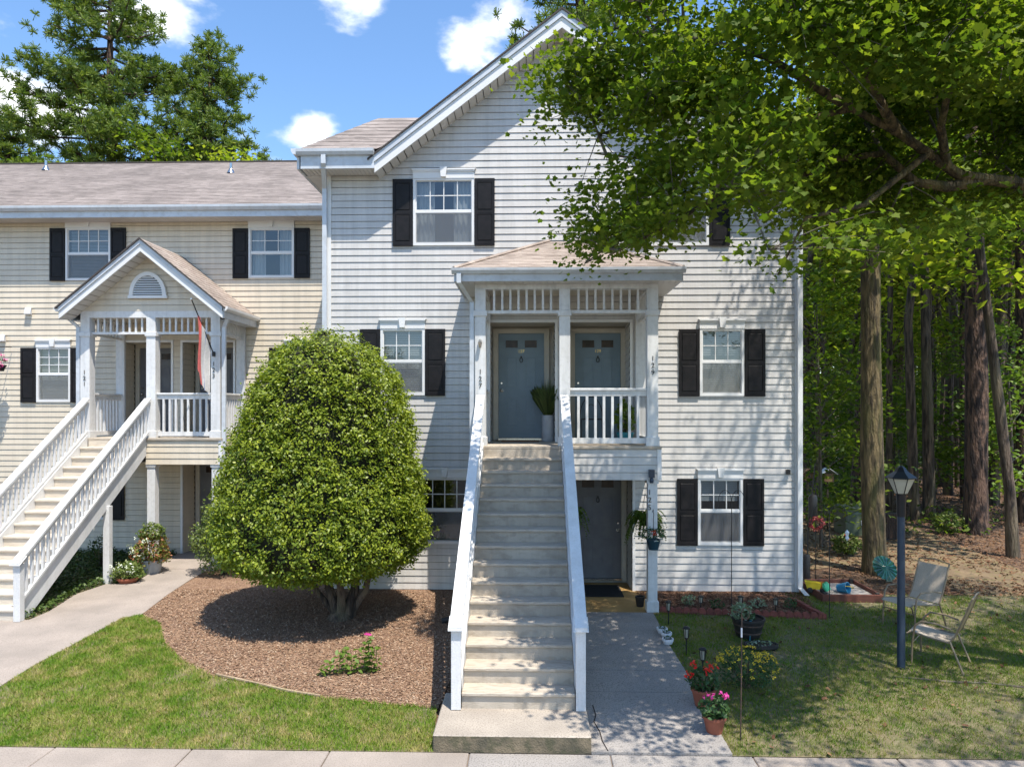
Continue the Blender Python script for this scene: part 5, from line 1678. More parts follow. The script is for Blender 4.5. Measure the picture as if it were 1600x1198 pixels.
# --- pines behind the roofs
def pine(label, px0, pxc, py_top, Yp, rw, seed, py_bot=255, ntuft=620, lean=0, wid=None):
    r = np.random.default_rng(seed); x0 = X(pxc, Yp); ztop = Z(pxc, py_top, Yp)
    t = thing('pine_tree', label, 'tree', (x0, Yp, -.03))
    b = MB(); b.tube([(0, 0, 0), (0.1, 0, ztop * .5), (lean * .5, 0, ztop * .8), (lean, 0, ztop * .99)], [.38, .28, .16, .04], 10)
    zlow = max(5, Z(pxc, py_bot, Yp) - 3.5)
    C_ = []
    nl = 92
    for i in range(nl):
        u = (i + .5) / nl; z_ = zlow + (ztop - zlow) * u
        Lr = rw * (np.interp(u, [0, .2, .45, .7, .88, 1], [.75, 1, .95, .72, .45, .12])) * r.uniform(.55, 1.08)
        a = r.uniform(0, 6.28); rise = r.uniform(-.12, .35) * Lr
        s_ = Vector((lean * max(0, u - .4), 0, z_)); e_ = s_ + Vector((math.cos(a) * Lr, math.sin(a) * Lr, rise))
        m_ = s_.lerp(e_, .55) + Vector((0, 0, -.12 * Lr))
        b.tube([s_, m_, e_], [.07, .045, .015], 5)
        nt = max(4, int(Lr * ntuft / 180))
        for k in range(nt):
            f = r.uniform(.28, 1.05) ** .8
            q = (s_.lerp(m_, f / .55) if f < .55 else m_.lerp(e_, (f - .55) / .45))
            C_.append(np.array(q) + r.normal(0, 1, 3) * np.array([.4, .4, .2]) * (0.6 + .5 * f))
    b.build('trunk', M['pinebark'], t, True)
    C_ = np.array(C_); nn = 44
    n = len(C_) * nn; base = np.repeat(C_, nn, 0)
    d = r.normal(size=(n, 3)); d[:, 2] = d[:, 2] * .8 + .55; d /= np.linalg.norm(d, axis=1)[:, None]
    sd_ = np.cross(d, r.normal(size=(n, 3))); sd_ /= np.linalg.norm(sd_, axis=1)[:, None]
    L_ = r.uniform(.14, .34, n)[:, None]; w_ = .020
    V = np.stack([base - sd_ * w_ * .5, base + sd_ * w_ * .5, base + d * L_ + sd_ * w_, base + d * L_ - sd_ * w_], 1).reshape(-1, 3)
    np_mesh('crown', V, 4, M['needle'], t)['kind'] = 'stuff'
    return t


pine('tall broad pine tree rising behind the cream wing on the left', 0, 172, -55, 34, 4.5, 1, ntuft=1500)
pine('smaller pine tree right of the broad one behind the cream wing', 0, 328, 62, 36, 3.0, 2, ntuft=1300)
pine('pine tree showing behind the peak of the tall gable', 0, 905, -170, 30, 3.3, 4, ntuft=900)
pine('pine tree at the left edge behind the cream wing', 0, 10, 185, 38, 3.2, 6, ntuft=1000)
for (pxc, pyt, Yq, lb, k_) in ((246, 185, 31, 'light green broadleaf tree between the two pines behind the roof ridge', 1), (378, 228, 31, 'low light green treetop right of the smaller pine', 0), (90, 246, 31, 'low green treetop just above the roof ridge at the left', 2)):
    H_ = Z(pxc, pyt, Yq); t = plant_tree('broadleaf_tree', (X(pxc, Yq), Yq, -.03), protos[k_], H_ / protos[k_][2] * .97, k_ * 1.7, lb, 'tree')
    t.children[0].data = t.children[0].data

# ------------------------------------------------------------------ garden things
def pot(root, r0, r1, h, mat, name='pot', z=0, soil=True, rim=.012):
    b = MB(); b.lathe([(r0 * .97, z), (r0, z + .01), (r1, z + h - .03), (r1 + rim, z + h - .03), (r1 + rim, z + h), (r1 - .012, z + h), (r1 - .014, z + h - .03)], (0, 0, 0), 20)
    b.build(name, mat, root, True)
    if soil:
        b = MB(); b.lathe([(r1 - .016, z + h - .03), (.001, z + h - .022)], (0, 0, 0), 16); b.build('potting_soil', M['soilpot'], root)


def geranium(label, px, py, col, fl, s=1.0):
    p = G(px, py); t = thing('potted_geranium', label, 'potted plant', (p.x, p.y, p.z + .005))
    pot(t, .095 * s, .135 * s, .22 * s, M['terra'])
    bush('', '', '', (0, 0, 0), .19 * s, .19 * s, .13 * s, 420, 'leaves', .055, M['gera'], zc=.32 * s, parent=t)
    flowers(t, fl, .075, col, 16)
    b = MB()
    for f in fl: b.tube([(0, 0, .25), (f[0] * .7, f[1] * .7, f[2] - .08), f], .004, 4)
    b.build('flower_stalks', M['gera'], t)
    return t


geranium('potted geranium with bright red flower heads beside the walkway', 1099, 1104, M['redflower'], [(-.13, -.05, .50), (-.19, -.12, .42), (.08, -.03, .49), (.03, -.08, .46)])
geranium('potted geranium with two magenta flowers nearest the pavement', 1116, 1145, M['pinkflower'], [(-.07, -.05, .42), (.09, -.06, .42)], .88)
for px, py, lb in ((1034.5, 990, 'small white dish pot with seedlings, farthest of the three on the walkway edge'), (1041, 997, 'small white dish pot between the other two on the walkway edge'), (1043.5, 1007, 'small white dish pot nearest the camera of the three on the walkway edge')):
    p = G(px, py); t = thing('dish_pot', lb, 'flower pot', (p.x, p.y, p.z + .02))
    pot(t, .065, .08, .075, M['whitepot'], rim=.004)
    bush('', '', '', (0, 0, 0), .055, .055, .03, 40, 'leaves', .03, M['gera'], zc=.085, stems=0, parent=t)
p = G(1168, 1075); t = bush('lantana', 'low bush covered with small yellow flowers on the side lawn', 'flowering bush', tuple(p), .36, .34, .22, 1500, 'leaves', .042, M['gera'], zc=.26, stems=9)
fl = []
for i in range(90):
    a = rng.uniform(0, 6.28); e = rng.uniform(-.1, 1.3); r_ = 1.06
    fl.append((.36 * r_ * math.cos(a) * math.cos(e), .34 * r_ * math.sin(a) * math.cos(e), .26 + .22 * r_ * math.sin(e)))
flowers(t, fl, .042, M['yellowflower'], 7)
# barrel planter
p = G(1169, 995); t = thing('barrel_planter', 'black half barrel planter with silvery plants in the side lawn', 'planter', tuple(p))
pot(t, .17, .235, .30, M['barrel'], rim=.012)
for z_, r_ in ((.08, .192), (.2, .218)):
    b = MB(); b.lathe([(r_, z_), (r_ + .006, z_ + .005), (r_ + .006, z_ + .025), (r_ + .002, z_ + .03)], (0, 0, 0), 20); b.build('hoop', M['iron'], t)
bush('', '', '', (0, 0, 0), .17, .15, .15, 380, 'leaves', .06, M['silver'], DIAM, zc=.38, parent=t)
for o in t.children:
    if o.name.startswith('leaves'): o.location.x = -.10
bush('', '', '', (0, 0, 0), .11, .1, .06, 160, 'leaves', .045, M['gera'], zc=.33, parent=t, stems=0)
p = G(1173, 1001); t = thing('garden_tripod', 'thin pale green metal tripod standing before the black barrel planter', 'garden stake', tuple(p))
b = MB()
for a in (0, 2.1, 4.2): b.tube([(.06 * math.cos(a), .06 * math.sin(a), 0), (0, 0, .22), (.012 * math.cos(a), .01, .30)], .006, 5)
b.build('frame', M['aqua'], t)
p = G(1189, 1013); t = thing('plant_tray', 'low dark oval tray of small plants lying beside the barrel planter', 'tray', tuple(p))
b = MB(); b.lathe([(.20, 0), (.24, .03), (.235, .075), (.21, .08), (.20, .06), (.001, .06)], (0, 0, 0), 20); o = b.build('tray', M['barrel'], t, True); o.scale = (1.05, .6, 1)
bush('', '', '', (0, 0, 0), .19, .1, .04, 130, 'leaves', .04, M['silver'], DIAM, zc=.07, stems=0, parent=t)


def solar(label, px, pyb, pyt):
    p = G(px, pyb); h = (pyb - pyt) / (FPX / p.y)
    t = thing('solar_light', label, 'garden light', tuple(p), group='solar path lights')
    b = MB(); b.lathe([(.009, -.05), (.009, h * .55), (.02, h * .57), (.028, h * .60), (.03, h * .62)], (0, 0, 0), 10); b.build('stake', M['black'], t)
    b = MB(); b.lathe([(.025, h * .62), (.034, h * .93)], (0, 0, 0), 10); b.build('lens', M['lampglass'], t)
    b = MB()
    for a in np.linspace(0, 6.283, 7)[:-1]: b.tube([(.031 * math.cos(a), .031 * math.sin(a), h * .62), (.041 * math.cos(a), .041 * math.sin(a), h * .93)], .004, 4)
    b.build('cage', M['black'], t)
    b = MB(); b.lathe([(.05, h * .92), (.05, h * .95), (.02, h), (.001, h)], (0, 0, 0), 12); b.build('cap', M['black'], t)


solar('solar path light nearest the porch post with the hanging basket', 1044.5, 976, 938)
solar('solar path light on the lawn beside the white dish pots', 1072.5, 1024, 978)
solar('solar path light standing just behind the red geranium', 1098, 1060, 1011)
solar('small solar light in the mulch bed left of the tall pole', 1095, 958, 930)
solar('small solar light in the mulch bed between the tall pole and the planter', 1157, 958, 930)
solar('small solar light at the right end of the mulch bed', 1212, 961, 934)


def hook(label, px, pyb, pyt, arms=(1, -1), r=.007, hang=None, reach=.16):
    p = G(px, pyb); h = (pyb - pyt) / (FPX / p.y); t = thing('shepherd_hook', label, 'garden hook', tuple(p))
    b = MB(); b.tube([(0, 0, -.05), (0, 0, h * .9)], r, 7); b.tube([(-.06, 0, .02), (.06, 0, .02)], r * .8, 5); b.build('pole', M['black'], t)
    for s in arms:
        b = MB(); b.tube([(s * reach * (1 - math.cos(a)) / 2 * 1.0 + 0, 0, h * .9 + (h * .1) * math.sin(a)) for a in np.linspace(0, math.pi, 9)] + [(s * reach, 0, h * .86), (s * (reach + .03), 0, h * .84), (s * (reach + .045), 0, h * .87)], r * .8, 6); b.build('hook_arm', M['black'], t)
    return t


hook('tall thin black double hook standing before the lower right window', 1143, 951, 767, reach=.22)
t = hook('black double hook with curled arms in front of the sandbox', 1296, 966, 790, reach=.28)
t2 = thing('wind_ornament', 'small pale ornament hanging from the right arm of the double hook', 'ornament', tuple(t.location + Vector((.28, 0, 1.42))))
b = MB(); b.tube([(0, 0, .12), (0, 0, 0)], .003, 4); b.build('cord', M['black'], t2)
b = MB(); b.lathe([(.003, .01), (.035, -.03), (.02, -.09), (.03, -.13), (.002, -.17)], (0, 0, 0), 8); b.build('body', M['whitepot'], t2)
p = G(1157, 1156); t = thing('garden_stake', 'single thin rusty stake with ring top rising through the yellow flowers', 'garden stake', tuple(p))
b = MB(); b.tube([(0, 0, -.05), (.01, 0, .7), (.015, 0, 1.32)], .007, 6); b.build('pole', M['iron'], t)
b = MB(); b.tube([(.055 + .045 * math.cos(a), 0, 1.35 + .06 * math.sin(a)) for a in np.linspace(math.pi, -math.pi, 13)], .005, 5); b.build('ring', M['iron'], t)
b = MB(); b.lathe([(.009, 1.10), (.009, 1.2)], (.012, 0, 0), 8); b.build('label_sleeve', M['whitepot'], t)
# feeder pole by the corner
p = G(1260, 905); t = thing('feeder_pole', 'black pole by the building corner carrying a dark tube bird feeder', 'bird feeder', tuple(p))
s_ = FPX / p.y
b = MB(); b.tube([(0, 0, 0), (.03, 0, .9), (.17, 0, 2.3)], .014, 7); b.build('pole', M['black'], t)
b = MB(); b.lathe([(.075, 1.25), (.085, 1.27), (.085, 1.62), (.06, 1.68), (.01, 1.70)], (.12, -.02, 0), 14); b.build('feeder', M['black'], t, True)
b = MB(); b.lathe([(.07, -.03), (.075, .45), (.06, .5)], (0, 0, 0), 12); b.build('baffle', M['black'], t, True)
pp = P(1276, 818, p.y - .1); t = thing('red_wreath', 'round dark red twig wreath hanging near the corner of the building', 'wreath', tuple(pp))
V = []
a = rng.uniform(0, 6.283, 420); rr = rng.normal(.115, .022, 420)
V = leaf_verts(np.stack([rr * np.cos(a), rng.normal(0, .02, 420), rr * np.sin(a)], 1), .035, DIAM, 0)
M['redtwig'] = leafmat('red_twigs', [(.25, .03, .04), (.35, .05, .06), (.18, .03, .03)], trans=.1)
np_mesh('ring', V, 4, M['redtwig'], t)['kind'] = 'stuff'
b = MB(); b.tube([(0, 0, .11), (.0, .05, .75)], .003, 4); b.build('wire', M['black'], t)
b = MB(); b.tube([(0, .05, -1.2), (0, .05, .78)], .008, 5); b.build('stake', M['black'], t)

# scalloped edging of the bed
ed = thing('bed_edging', 'red scalloped concrete edging along the flower bed by the wall', 'edging', tuple(G(1160, 962)))
EO = Vector(ed.location)
e0, e1 = G(1031, 958), G(1292, 968)
n_ = 21
L_ = (e1 - e0).length / n_
for i in range(n_):
    c = e0.lerp(e1, (i + .5) / n_); d_ = (e1 - e0).normalized()
    pts = []
    pro = [(-L_ * .48, -.04), (L_ * .48, -.04)] + [(L_ * .48 * math.cos(a), .055 + .055 * math.sin(a)) for a in np.linspace(0, math.pi, 7)]
    b = MB(EO); b.prism([c + d_ * u + Vector((0, random.uniform(-.004, .004), v)) for u, v in pro], (0.0, .05, 0)); b.build('edging_brick', M['brickred'], ed)
e2 = G(1243, 941); d_ = (e2 - e1); n_ = 6
for i in range(n_):
    a_, c_ = e1.lerp(e2, (i + .04) / n_), e1.lerp(e2, (i + .96) / n_)
    b = MB(EO); nn_ = Vector((-d_.y, d_.x, 0)).normalized() * .07
    b.prism([a_ + Vector((0, 0, -.03)), c_ + Vector((0, 0, -.03)), c_ + nn_ + Vector((0, 0, -.03)), a_ + nn_ + Vector((0, 0, -.03))], (0, 0, .11 + random.uniform(-.008, .008))); b.build('edging_brick', M['brickred'], ed)
# small plants in the bed
for i, (px, py) in enumerate(((1075, 945), (1120, 952), (1185, 950), (1235, 950))):
    q = G(px, py); bush('bed_plant', ['small leafy plant at the left end of the flower bed', 'small plant in the bed just left of the tall hook', 'small plant in the bed behind the barrel planter', 'small plant at the right end of the bed by the downspout'][i], 'plant', tuple(q), .13, .1, .09, 130, 'leaves', .045, M['gera'] if i % 2 else M['silver'], zc=.09, stems=2)

# timber edging and surface root
M['edge'] = M['wood']
t = thing('timber_edging', 'weathered timber strip edging the mulch bed against the lawn', 'edging', tuple(G(430, 1078)))
b = MB(t.location); pts = [G(*q) + Vector((0, 0, .02)) for q in ((337, 1057), (395, 1070), (450, 1083), (500, 1091))]
for p_, q_ in zip(pts[:-1], pts[1:]): b.prism([p_, p_ + Vector((0, .035, 0)), p_ + Vector((0, .035, .02)), p_ + Vector((0, 0, .02))], q_ - p_)
b.build('timber', M['wood'], t)
t = tag(MB().tube([tuple(G(*q) + Vector((0, 0, .012))) for q in ((1395, 1058), (1440, 1062), (1490, 1067), (1540, 1068), (1610, 1076))], [.008, .014, .018, .014, .016], 7).build('surface_root', M['palebark'], None, True), 'pale tree root crossing the side lawn below the chairs', 'root')

# phlox in the mulch
p = G(545, 1055); t = thing('flowering_plant', 'young bright green leafy plant with one pink flower in the mulch', 'plant', tuple(p))
stems = [(-.34, -.03, .02, .13), (-.24, -.02, 0, .20), (-.14, .02, .02, .30), (-.06, .05, .0, .34), (.03, .02, 0, .24), (.12, .06, 0, .33), (.20, .08, .03, .42), (.24, .1, 0, .46), (.27, .04, .04, .36), (.34, .1, 0, .33)]
for (x_, y_, ln_, h_) in stems:
    b = MB(); b.tube([(x_, y_, 0), (x_ + ln_, y_, h_ * .6), (x_ + ln_ * 1.5, y_, h_)], .004, 4); b.build('stem', M['lime'], t)
    nz = max(2, int(h_ / .075))
    for k in range(nz + 1):
        for s in (0, 1, 2):
            a = k * 1.57 + s * 2.1 + x_ * 9; z_ = h_ * (k + .8) / (nz + 1); r_ = .045
            c = np.array([[x_ + ln_ * z_ / h_ + r_ * math.cos(a), y_ + r_ * math.sin(a), z_]])
            np_mesh('leaf', leaf_verts(c, .095, OVAL, 1.0), 6, M['lime'], t)
flowers(t, [(.24, .1, .50)], .06, M['pinkflower'], 14)

# pots by the left staircase
p = G(238, 896); t = thing('potted_shrub', 'large grey pot overflowing with pink and yellow green leaves by the left porch post', 'potted plant', tuple(p))
pot(t, .15, .2, .30, M['greypot'])
bush('', '', '', (0, 0, 0), .36, .32, .36, 1700, 'leaves', .07, M['coleus'], zc=.50, parent=t)
bush('', '', '', (0, 0, 0), .26, .24, .18, 500, 'leaves', .075, M['shrub'], zc=.86, parent=t, stems=0)
flowers(t, [(rng.uniform(-.34, .05), -.26 + rng.uniform(-.08, .1), rng.uniform(.35, .75)) for _ in range(16)], .07, M['whiteflower'], 7)
p = G(200, 911); t = thing('potted_impatiens', 'low terracotta bowl of white flowers at the foot of the stair support post', 'potted plant', tuple(p))
pot(t, .14, .19, .12, M['terra'])
bush('', '', '', (0, 0, 0), .30, .26, .17, 900, 'leaves', .055, M['shrub'], zc=.24, parent=t)
flowers(t, [(rng.uniform(-.26, .2), -.22 + rng.uniform(-.05, .15), rng.uniform(.22, .42)) for _ in range(14)], .065, M['whiteflower'], 7)
q = G(158, 890); bush('potted_shrub', 'dark leafy plant half hidden behind the support post under the left stairs', 'plant', tuple(q), .26, .2, .3, 500, 'leaves', .06, M['ivy'], zc=.42)

# hanging petunia at the left edge
pp = P(-2, 566, 15.7); t = thing('hanging_basket', 'magenta petunias in a wall basket at the left edge of the picture', 'hanging basket', tuple(pp))
pot(t, .10, .14, .14, M['black'], z=-.2)
bush('', '', '', (0, 0, 0), .2, .2, .12, 260, 'leaves', .05, M['gera'], zc=-.02, parent=t, stems=0)
d_ = rng.normal(size=(40, 3)); d_ /= np.linalg.norm(d_, axis=1)[:, None]; d_[:, 1] = -abs(d_[:, 1])
flowers(t, [tuple(q * .2) for q in d_], .07, M['pinkflower'], 6)
b = MB(); b.tube([(0, .0, .35), (0, .4, .38)], .008, 5)
for a in (0, 2.1, 4.2): b.tube([(.13 * math.cos(a), .13 * math.sin(a), -.07), (0, 0, .35)], .003, 4)
b.build('bracket', M['black'], t)

# planter with tall grass at door 127
t = thing('porch_planter', 'pale ribbed planter with tall ornamental grass beside the door of 127', 'planter', (X(856, 13.28), 13.28, FZ))
b = MB(); pf = [(.105, 0)]
for k in range(11):
    z_ = .02 + k * .044; pf += [(.112, z_), (.118, z_ + .02), (.112, z_ + .036)]
pf += [(.12, .50), (.105, .50), (.1, .46), (.001, .46)]
b.lathe(pf, (0, 0, 0), 20); b.build('pot', M['greypot'], t, True)
n_ = 420; a = rng.uniform(0, 6.28, n_); ln_ = rng.uniform(0, .30, n_); h_ = rng.uniform(.45, .78, n_)
M['tallgrass'] = leafmat('tall_grass_blades', [(.05, .09, .02), (.08, .13, .03), (.14, .18, .05), (.04, .07, .02)], trans=.25)
bs = np.stack([.05 * np.cos(a), .05 * np.sin(a), np.full(n_, .46)], 1); sd_ = np.stack([-np.sin(a), np.cos(a), np.zeros(n_)], 1) * .005
V = []
f1 = bs + np.stack([np.cos(a) * ln_ * .35, np.sin(a) * ln_ * .35, h_ * .55], 1); f2 = bs + np.stack([np.cos(a) * ln_, np.sin(a) * ln_, h_ * (1 - ln_)], 1)
V = np.stack([bs - sd_, bs + sd_, f1 + sd_, f2, f1 - sd_], 1).reshape(-1, 3)
np_mesh('grass_blades', V, 5, M['tallgrass'], t)['kind'] = 'stuff'
tag(MB().box(X(784, 13.4), X(842, 13.4), 13.12, 13.5, FZ + .001, FZ + .018).build('doormat', M['matbrown']), 'thin brown doormat in front of the door of 127', 'doormat')
tag(MB().box(X(898, 12.9), X(972, 12.9), 12.62, 13.45, .017, .032).build('doormat', M['matblack']), 'black rubber mat before the ground floor door', 'doormat')
t = thing('potted_plant', 'aqua pot with yellow green leaves behind the upper railing of 129', 'potted plant', (X(977, 12.6), 12.6, FZ))
pot(t, .11, .15, .2, M['aqua'])
bush('', '', '', (0, 0, 0), .18, .16, .3, 260, 'leaves', .11, M['lime'], zc=.48, parent=t)
t = thing('metal_chair', 'curved black metal garden chair behind the upper railing of 129', 'chair', (X(925, 12.7), 12.7, FZ))
b = MB()
for s in (-.2, .2):
    b.tube([(s * 1.1, -.2, 0), (s, -.2, .25), (s, -.16, .42)], .01, 6); b.tube([(s * 1.1, .22, 0), (s, .2, .42)], .01, 6)
b.build('leg', M['black'], t)
b = MB(); b.lathe([(.001, .42), (.2, .42), (.21, .43), (.2, .445), (.001, .445)], (0, 0, 0), 18); b.build('seat', M['black'], t)
b = MB(); b.tube([(.21 * math.cos(a), .2, .44 + .4 * math.sin(a)) for a in np.linspace(0, math.pi, 13)], .01, 6); b.tube([(.11 * math.cos(a), .2, .44 + .26 * math.sin(a)) for a in np.linspace(0, math.pi, 9)], .007, 5); b.build('backrest', M['black'], t)

# small pot by the lower post, black drain elbow
p = G(1000, 948); t = thing('flower_pot', 'empty small black pot beside the base of the lower porch post', 'flower pot', (p.x, p.y, .016)); pot(t, .06, .08, .17, M['barrel'], rim=.004)
p = G(692, 974); t = tag(MB().tube([(p.x - .02, p.y, .03), (p.x + .1, p.y + .02, .05), (p.x + .2, p.y + .05, .09)], .045, 10).build('drain_pipe', M['barrel'], None, True), 'short black corrugated drain pipe end beside the stair stringer', 'drain pipe')


def fronds(root, n, L, droop, mat, zc=0, leaf=.045, seed=0):
    r = np.random.default_rng(seed); C_ = []
    for i in range(n):
        a = r.uniform(0, 6.28); l_ = L * r.uniform(.7, 1.1); up_ = r.uniform(.1, .55)
        for t_ in np.linspace(.1, 1, 22):
            z_ = zc + l_ * (up_ * 2 * t_ - (1.2 + droop) * t_ * t_ * (1 - .3 * up_))
            for s in (-1, 1):
                w_ = .03 * s * (1.1 - t_)
                C_.append((l_ * .85 * t_ ** .8 * math.cos(a) - w_ * math.sin(a), l_ * .85 * t_ ** .8 * math.sin(a) + w_ * math.cos(a), z_))
    np_mesh('fronds', leaf_verts(np.array(C_), leaf, DIAM, .6), 4, mat, root)['kind'] = 'stuff'


pp = P(1008, 806, 12.25); t = thing('hanging_fern', 'lush green fern hanging behind the lower porch post', 'hanging plant', tuple(pp))
b = MB(); b.lathe([(.08, -.16), (.12, -.02), (.13, 0)], (0, 0, 0), 14); b.build('pot', M['barrel'], t)
fronds(t, 90, .42, .25, M['fern'], 0, .045, 3)
b = MB()
for a in (0, 2.1, 4.2): b.tube([(.12 * math.cos(a), .12 * math.sin(a), 0), (0, 0, .4)], .003, 4)
b.tube([(0, 0, .4), (0, 0, 2.2 - pp.z)], .003, 4); b.build('hanger', M['black'], t)
pp = P(1021, 842, 11.52); t = thing('hanging_basket', 'teal hanging pot with one red flower hooked to the lower porch post', 'hanging basket', tuple(pp))
b = MB(); b.lathe([(.075, -.17), (.115, -.01), (.125, 0), (.11, 0), (.1, -.02), (.001, -.02)], (0, 0, 0), 18); b.build('pot', M['teal'], t, True)
bush('', '', '', (0, 0, 0), .21, .16, .12, 420, 'leaves', .045, M['gera'], zc=.07, parent=t, stems=0)
flowers(t, [(-.03, -.13, .15), (.0, -.15, .12)], .06, M['redflower'], 12); flowers(t, [(.02, -.15, .0), (.08, -.14, .03)], .04, M['whiteflower'], 6)
b = MB(); b.tube([(0, .12, .42), (0, .02, .48), (0, -.04, .40), (0, 0, .34), (.0, 0, .02)], .005, 5); b.build('hook', M['black'], t)
pp = P(897, 800, 12.3); t = thing('hanging_plant', 'trailing green plant hanging beside the ground floor door behind the handrail', 'hanging plant', tuple(pp))
fronds(t, 26, .30, .6, M['fern'], .05, .05, 5)
b = MB(); b.lathe([(.05, -.08), (.07, .03)], (0, 0, 0), 12); b.tube([(0, 0, 0), (0, 0, 2.2 - pp.z)], .003, 4); b.build('pot', M['barrel'], t)

# flag on the left porch
a0 = P(334, 553, YPL - .03); a1 = P(299, 467, YPL - .75)
t = thing('flag', 'limp red white and blue flag hanging from an angled pole on the left porch post', 'flag', tuple(a0))
b = MB(a0); b.tube([a0, a1], .012, 8); b.build('flag_pole', M['black'], t)
b = MB(a0); b.lathe([(.001, .03), (.022, .01), (.022, -.01), (.001, -.03)], a1, 8); b.build('finial', M['nickel'], t)
b = MB(a0); b.bev(a0.x - .025, a0.x + .025, a0.y - .03, a0.y + .03, a0.z - .05, a0.z + .05); b.build('bracket', M['black'], t)
s0 = a1.lerp(a0, .26); s1 = a1.lerp(a0, .86)
nx, nz = 18, 16; b = MB(a0)
for i in range(nx):
    b.m = 0 if i < 6 else (1 if i < 9 else 2 if i < 11 else 1)
    for k in range(nz):
        q = []
        for (ii, kk) in ((i, k), (i + 1, k), (i + 1, k + 1), (i, k + 1)):
            u, v = ii / nx, kk / nz
            top = s0.lerp(s1, u); sq = 1 - .22 * min(1, v * 1.6)
            length = 1.30 if u > .25 else 1.12
            xx = s0.x + (top.x - s0.x) * sq + .015 * math.sin(v * 5 + u * 4)
            q.append((xx + .0, top.y + .045 * math.sin(u * 15 + v * 2), top.z - v * (length - (s0.z - top.z) * .3) + .03 * math.sin(u * 11) * v))
        b.quad(*q)
b.build('flag_cloth', [M['flagred'], M['flagwhite'], M['flagblue']], t, True)

# lamp post
p = G(1408, 1044); t = thing('lamp_post', 'dark blue lamp post with frosted lantern and black cap on the side lawn', 'street lamp', tuple(p))
b = MB(); b.lathe([(.056, -.03), (.050, .02), (.047, 2.02)], (0, 0, 0), 18); b.build('post', M['lampblue'], t, True)
b = MB(); b.lathe([(.050, 2.02), (.054, 2.05), (.054, 2.16), (.062, 2.30), (.07, 2.325)], (0, 0, 0), 18); b.build('collar', M['lampcap'], t, True)
hx = lambda r, z, n=6: [(r * math.cos(2 * math.pi * (k + .5) / n), r * math.sin(2 * math.pi * (k + .5) / n), z) for k in range(n)]
lo_, hi_ = hx(.075, 2.325), hx(.165, 2.53)
lan = MB(); lan.add(hx(.05, 2.32) + hx(.05, 2.33), [tuple(range(6)), tuple(range(6, 12))] + [(i, (i + 1) % 6, (i + 1) % 6 + 6, i + 6) for i in range(6)])
lan.build('lantern_base', M['lampcap'], t)
for i in range(6):
    b = MB(); a_, c_, d_, e_ = Vector(lo_[i]), Vector(lo_[(i + 1) % 6]), Vector(hi_[(i + 1) % 6]), Vector(hi_[i])
    m_ = (a_ + c_ + d_ + e_) / 4
    b.prism([m_ + (q - m_) * .95 for q in (a_, c_, d_, e_)], -Vector((m_.x, m_.y, 0)).normalized() * .004); b.build('lantern_pane', M['lampglass'], t)
    b = MB(); b.tube([a_, e_], .006, 5); b.build('lantern_rib', M['lampcap'], t)
b = MB(); r0_, r1_, r2_ = hx(.19, 2.53), hx(.085, 2.62), hx(.047, 2.675)
b.add(r0_ + [(x_, y_, z_ + .012) for x_, y_, z_ in r0_] + r1_ + r2_ + hx(.012, 2.70), [tuple(range(5, -1, -1)), tuple(range(24, 30))] + [(k * 6 + i, k * 6 + (i + 1) % 6, k * 6 + 6 + (i + 1) % 6, k * 6 + 6 + i) for k in range(4) for i in range(6)])
b.build('cap', M['lampcap'], t)


def sling_chair(label, loc, rz, sl, group='sling chairs on the lawn', long=.0):
    t = thing('sling_chair', label, 'chair', loc, rz, group)
    w = .27
    for s in (-1, 1):
        b = MB(); b.tube([(.24 + long, s * w, 0), (.23 + long, s * w, .3), (.20 + long, s * w, .52), (.12 + long, s * (w + .01), .60), (-.05, s * (w + .01), .60), (-.22, s * w, .56)], .013, 8); b.build('arm_and_front_leg', M['chairframe'], t, True)
        b = MB(); b.tube([(-.36, s * w, 0), (-.26, s * w * .98, .25), (-.20, s * w * .96, .40)], .013, 8); b.build('rear_leg', M['chairframe'], t, True)
        b = MB(); b.tube([(.30 + long, s * w * .93, .40), (.25 + long, s * w * .93, .43), (0, s * w * .93, .39), (-.19, s * w * .93, .37), (-.26, s * w * .93, .46), (-.38, s * w * .93, .78), (-.45, s * w * .93, .98)], .012, 8); b.build('side_rail', M['chairframe'], t, True)
    b = MB(); b.tube([(-.45, -w * .93, .98), (-.46, 0, 1.01), (-.45, w * .93, .98)], .012, 8); b.build('top_rail', M['chairframe'], t, True)
    b = MB(); b.tube([(.24 + long, -w, .28), (.24 + long, w, .28)], .01, 6); b.build('cross_bar', M['chairframe'], t)
    sp_ = [(.30 + long, .405), (.25 + long, .43), (.12, .408), (0, .385), (-.12, .37), (-.19, .375)]
    bk = [(-.205, .39), (-.26, .47), (-.32, .62), (-.38, .78), (-.43, .93)]
    for nm, pr in (('seat', sp_), ('backrest', bk)):
        b = MB()
        for (xa, za), (xb, zb_) in zip(pr[:-1], pr[1:]):
            b.prism([(xa, -w * .9, za), (xb, -w * .9, zb_), (xb, w * .9, zb_), (xa, w * .9, za)], (0, 0, -.006))
        b.build(nm, sl if nm == 'seat' else (M['slingtan'] if long == 0 else M['sling']), t)
    return t


sling_chair('beige sling chair nearest the lamp post, turned towards the other chair', (5.50, 9.72, gz(0, 9.7)), R(140), M['sling'])
sling_chair('beige sling chair farther from the camera, its square back facing the lamp post', (5.98, 11.15, gz(0, 11.1)), R(205), M['sling'], long=.12)

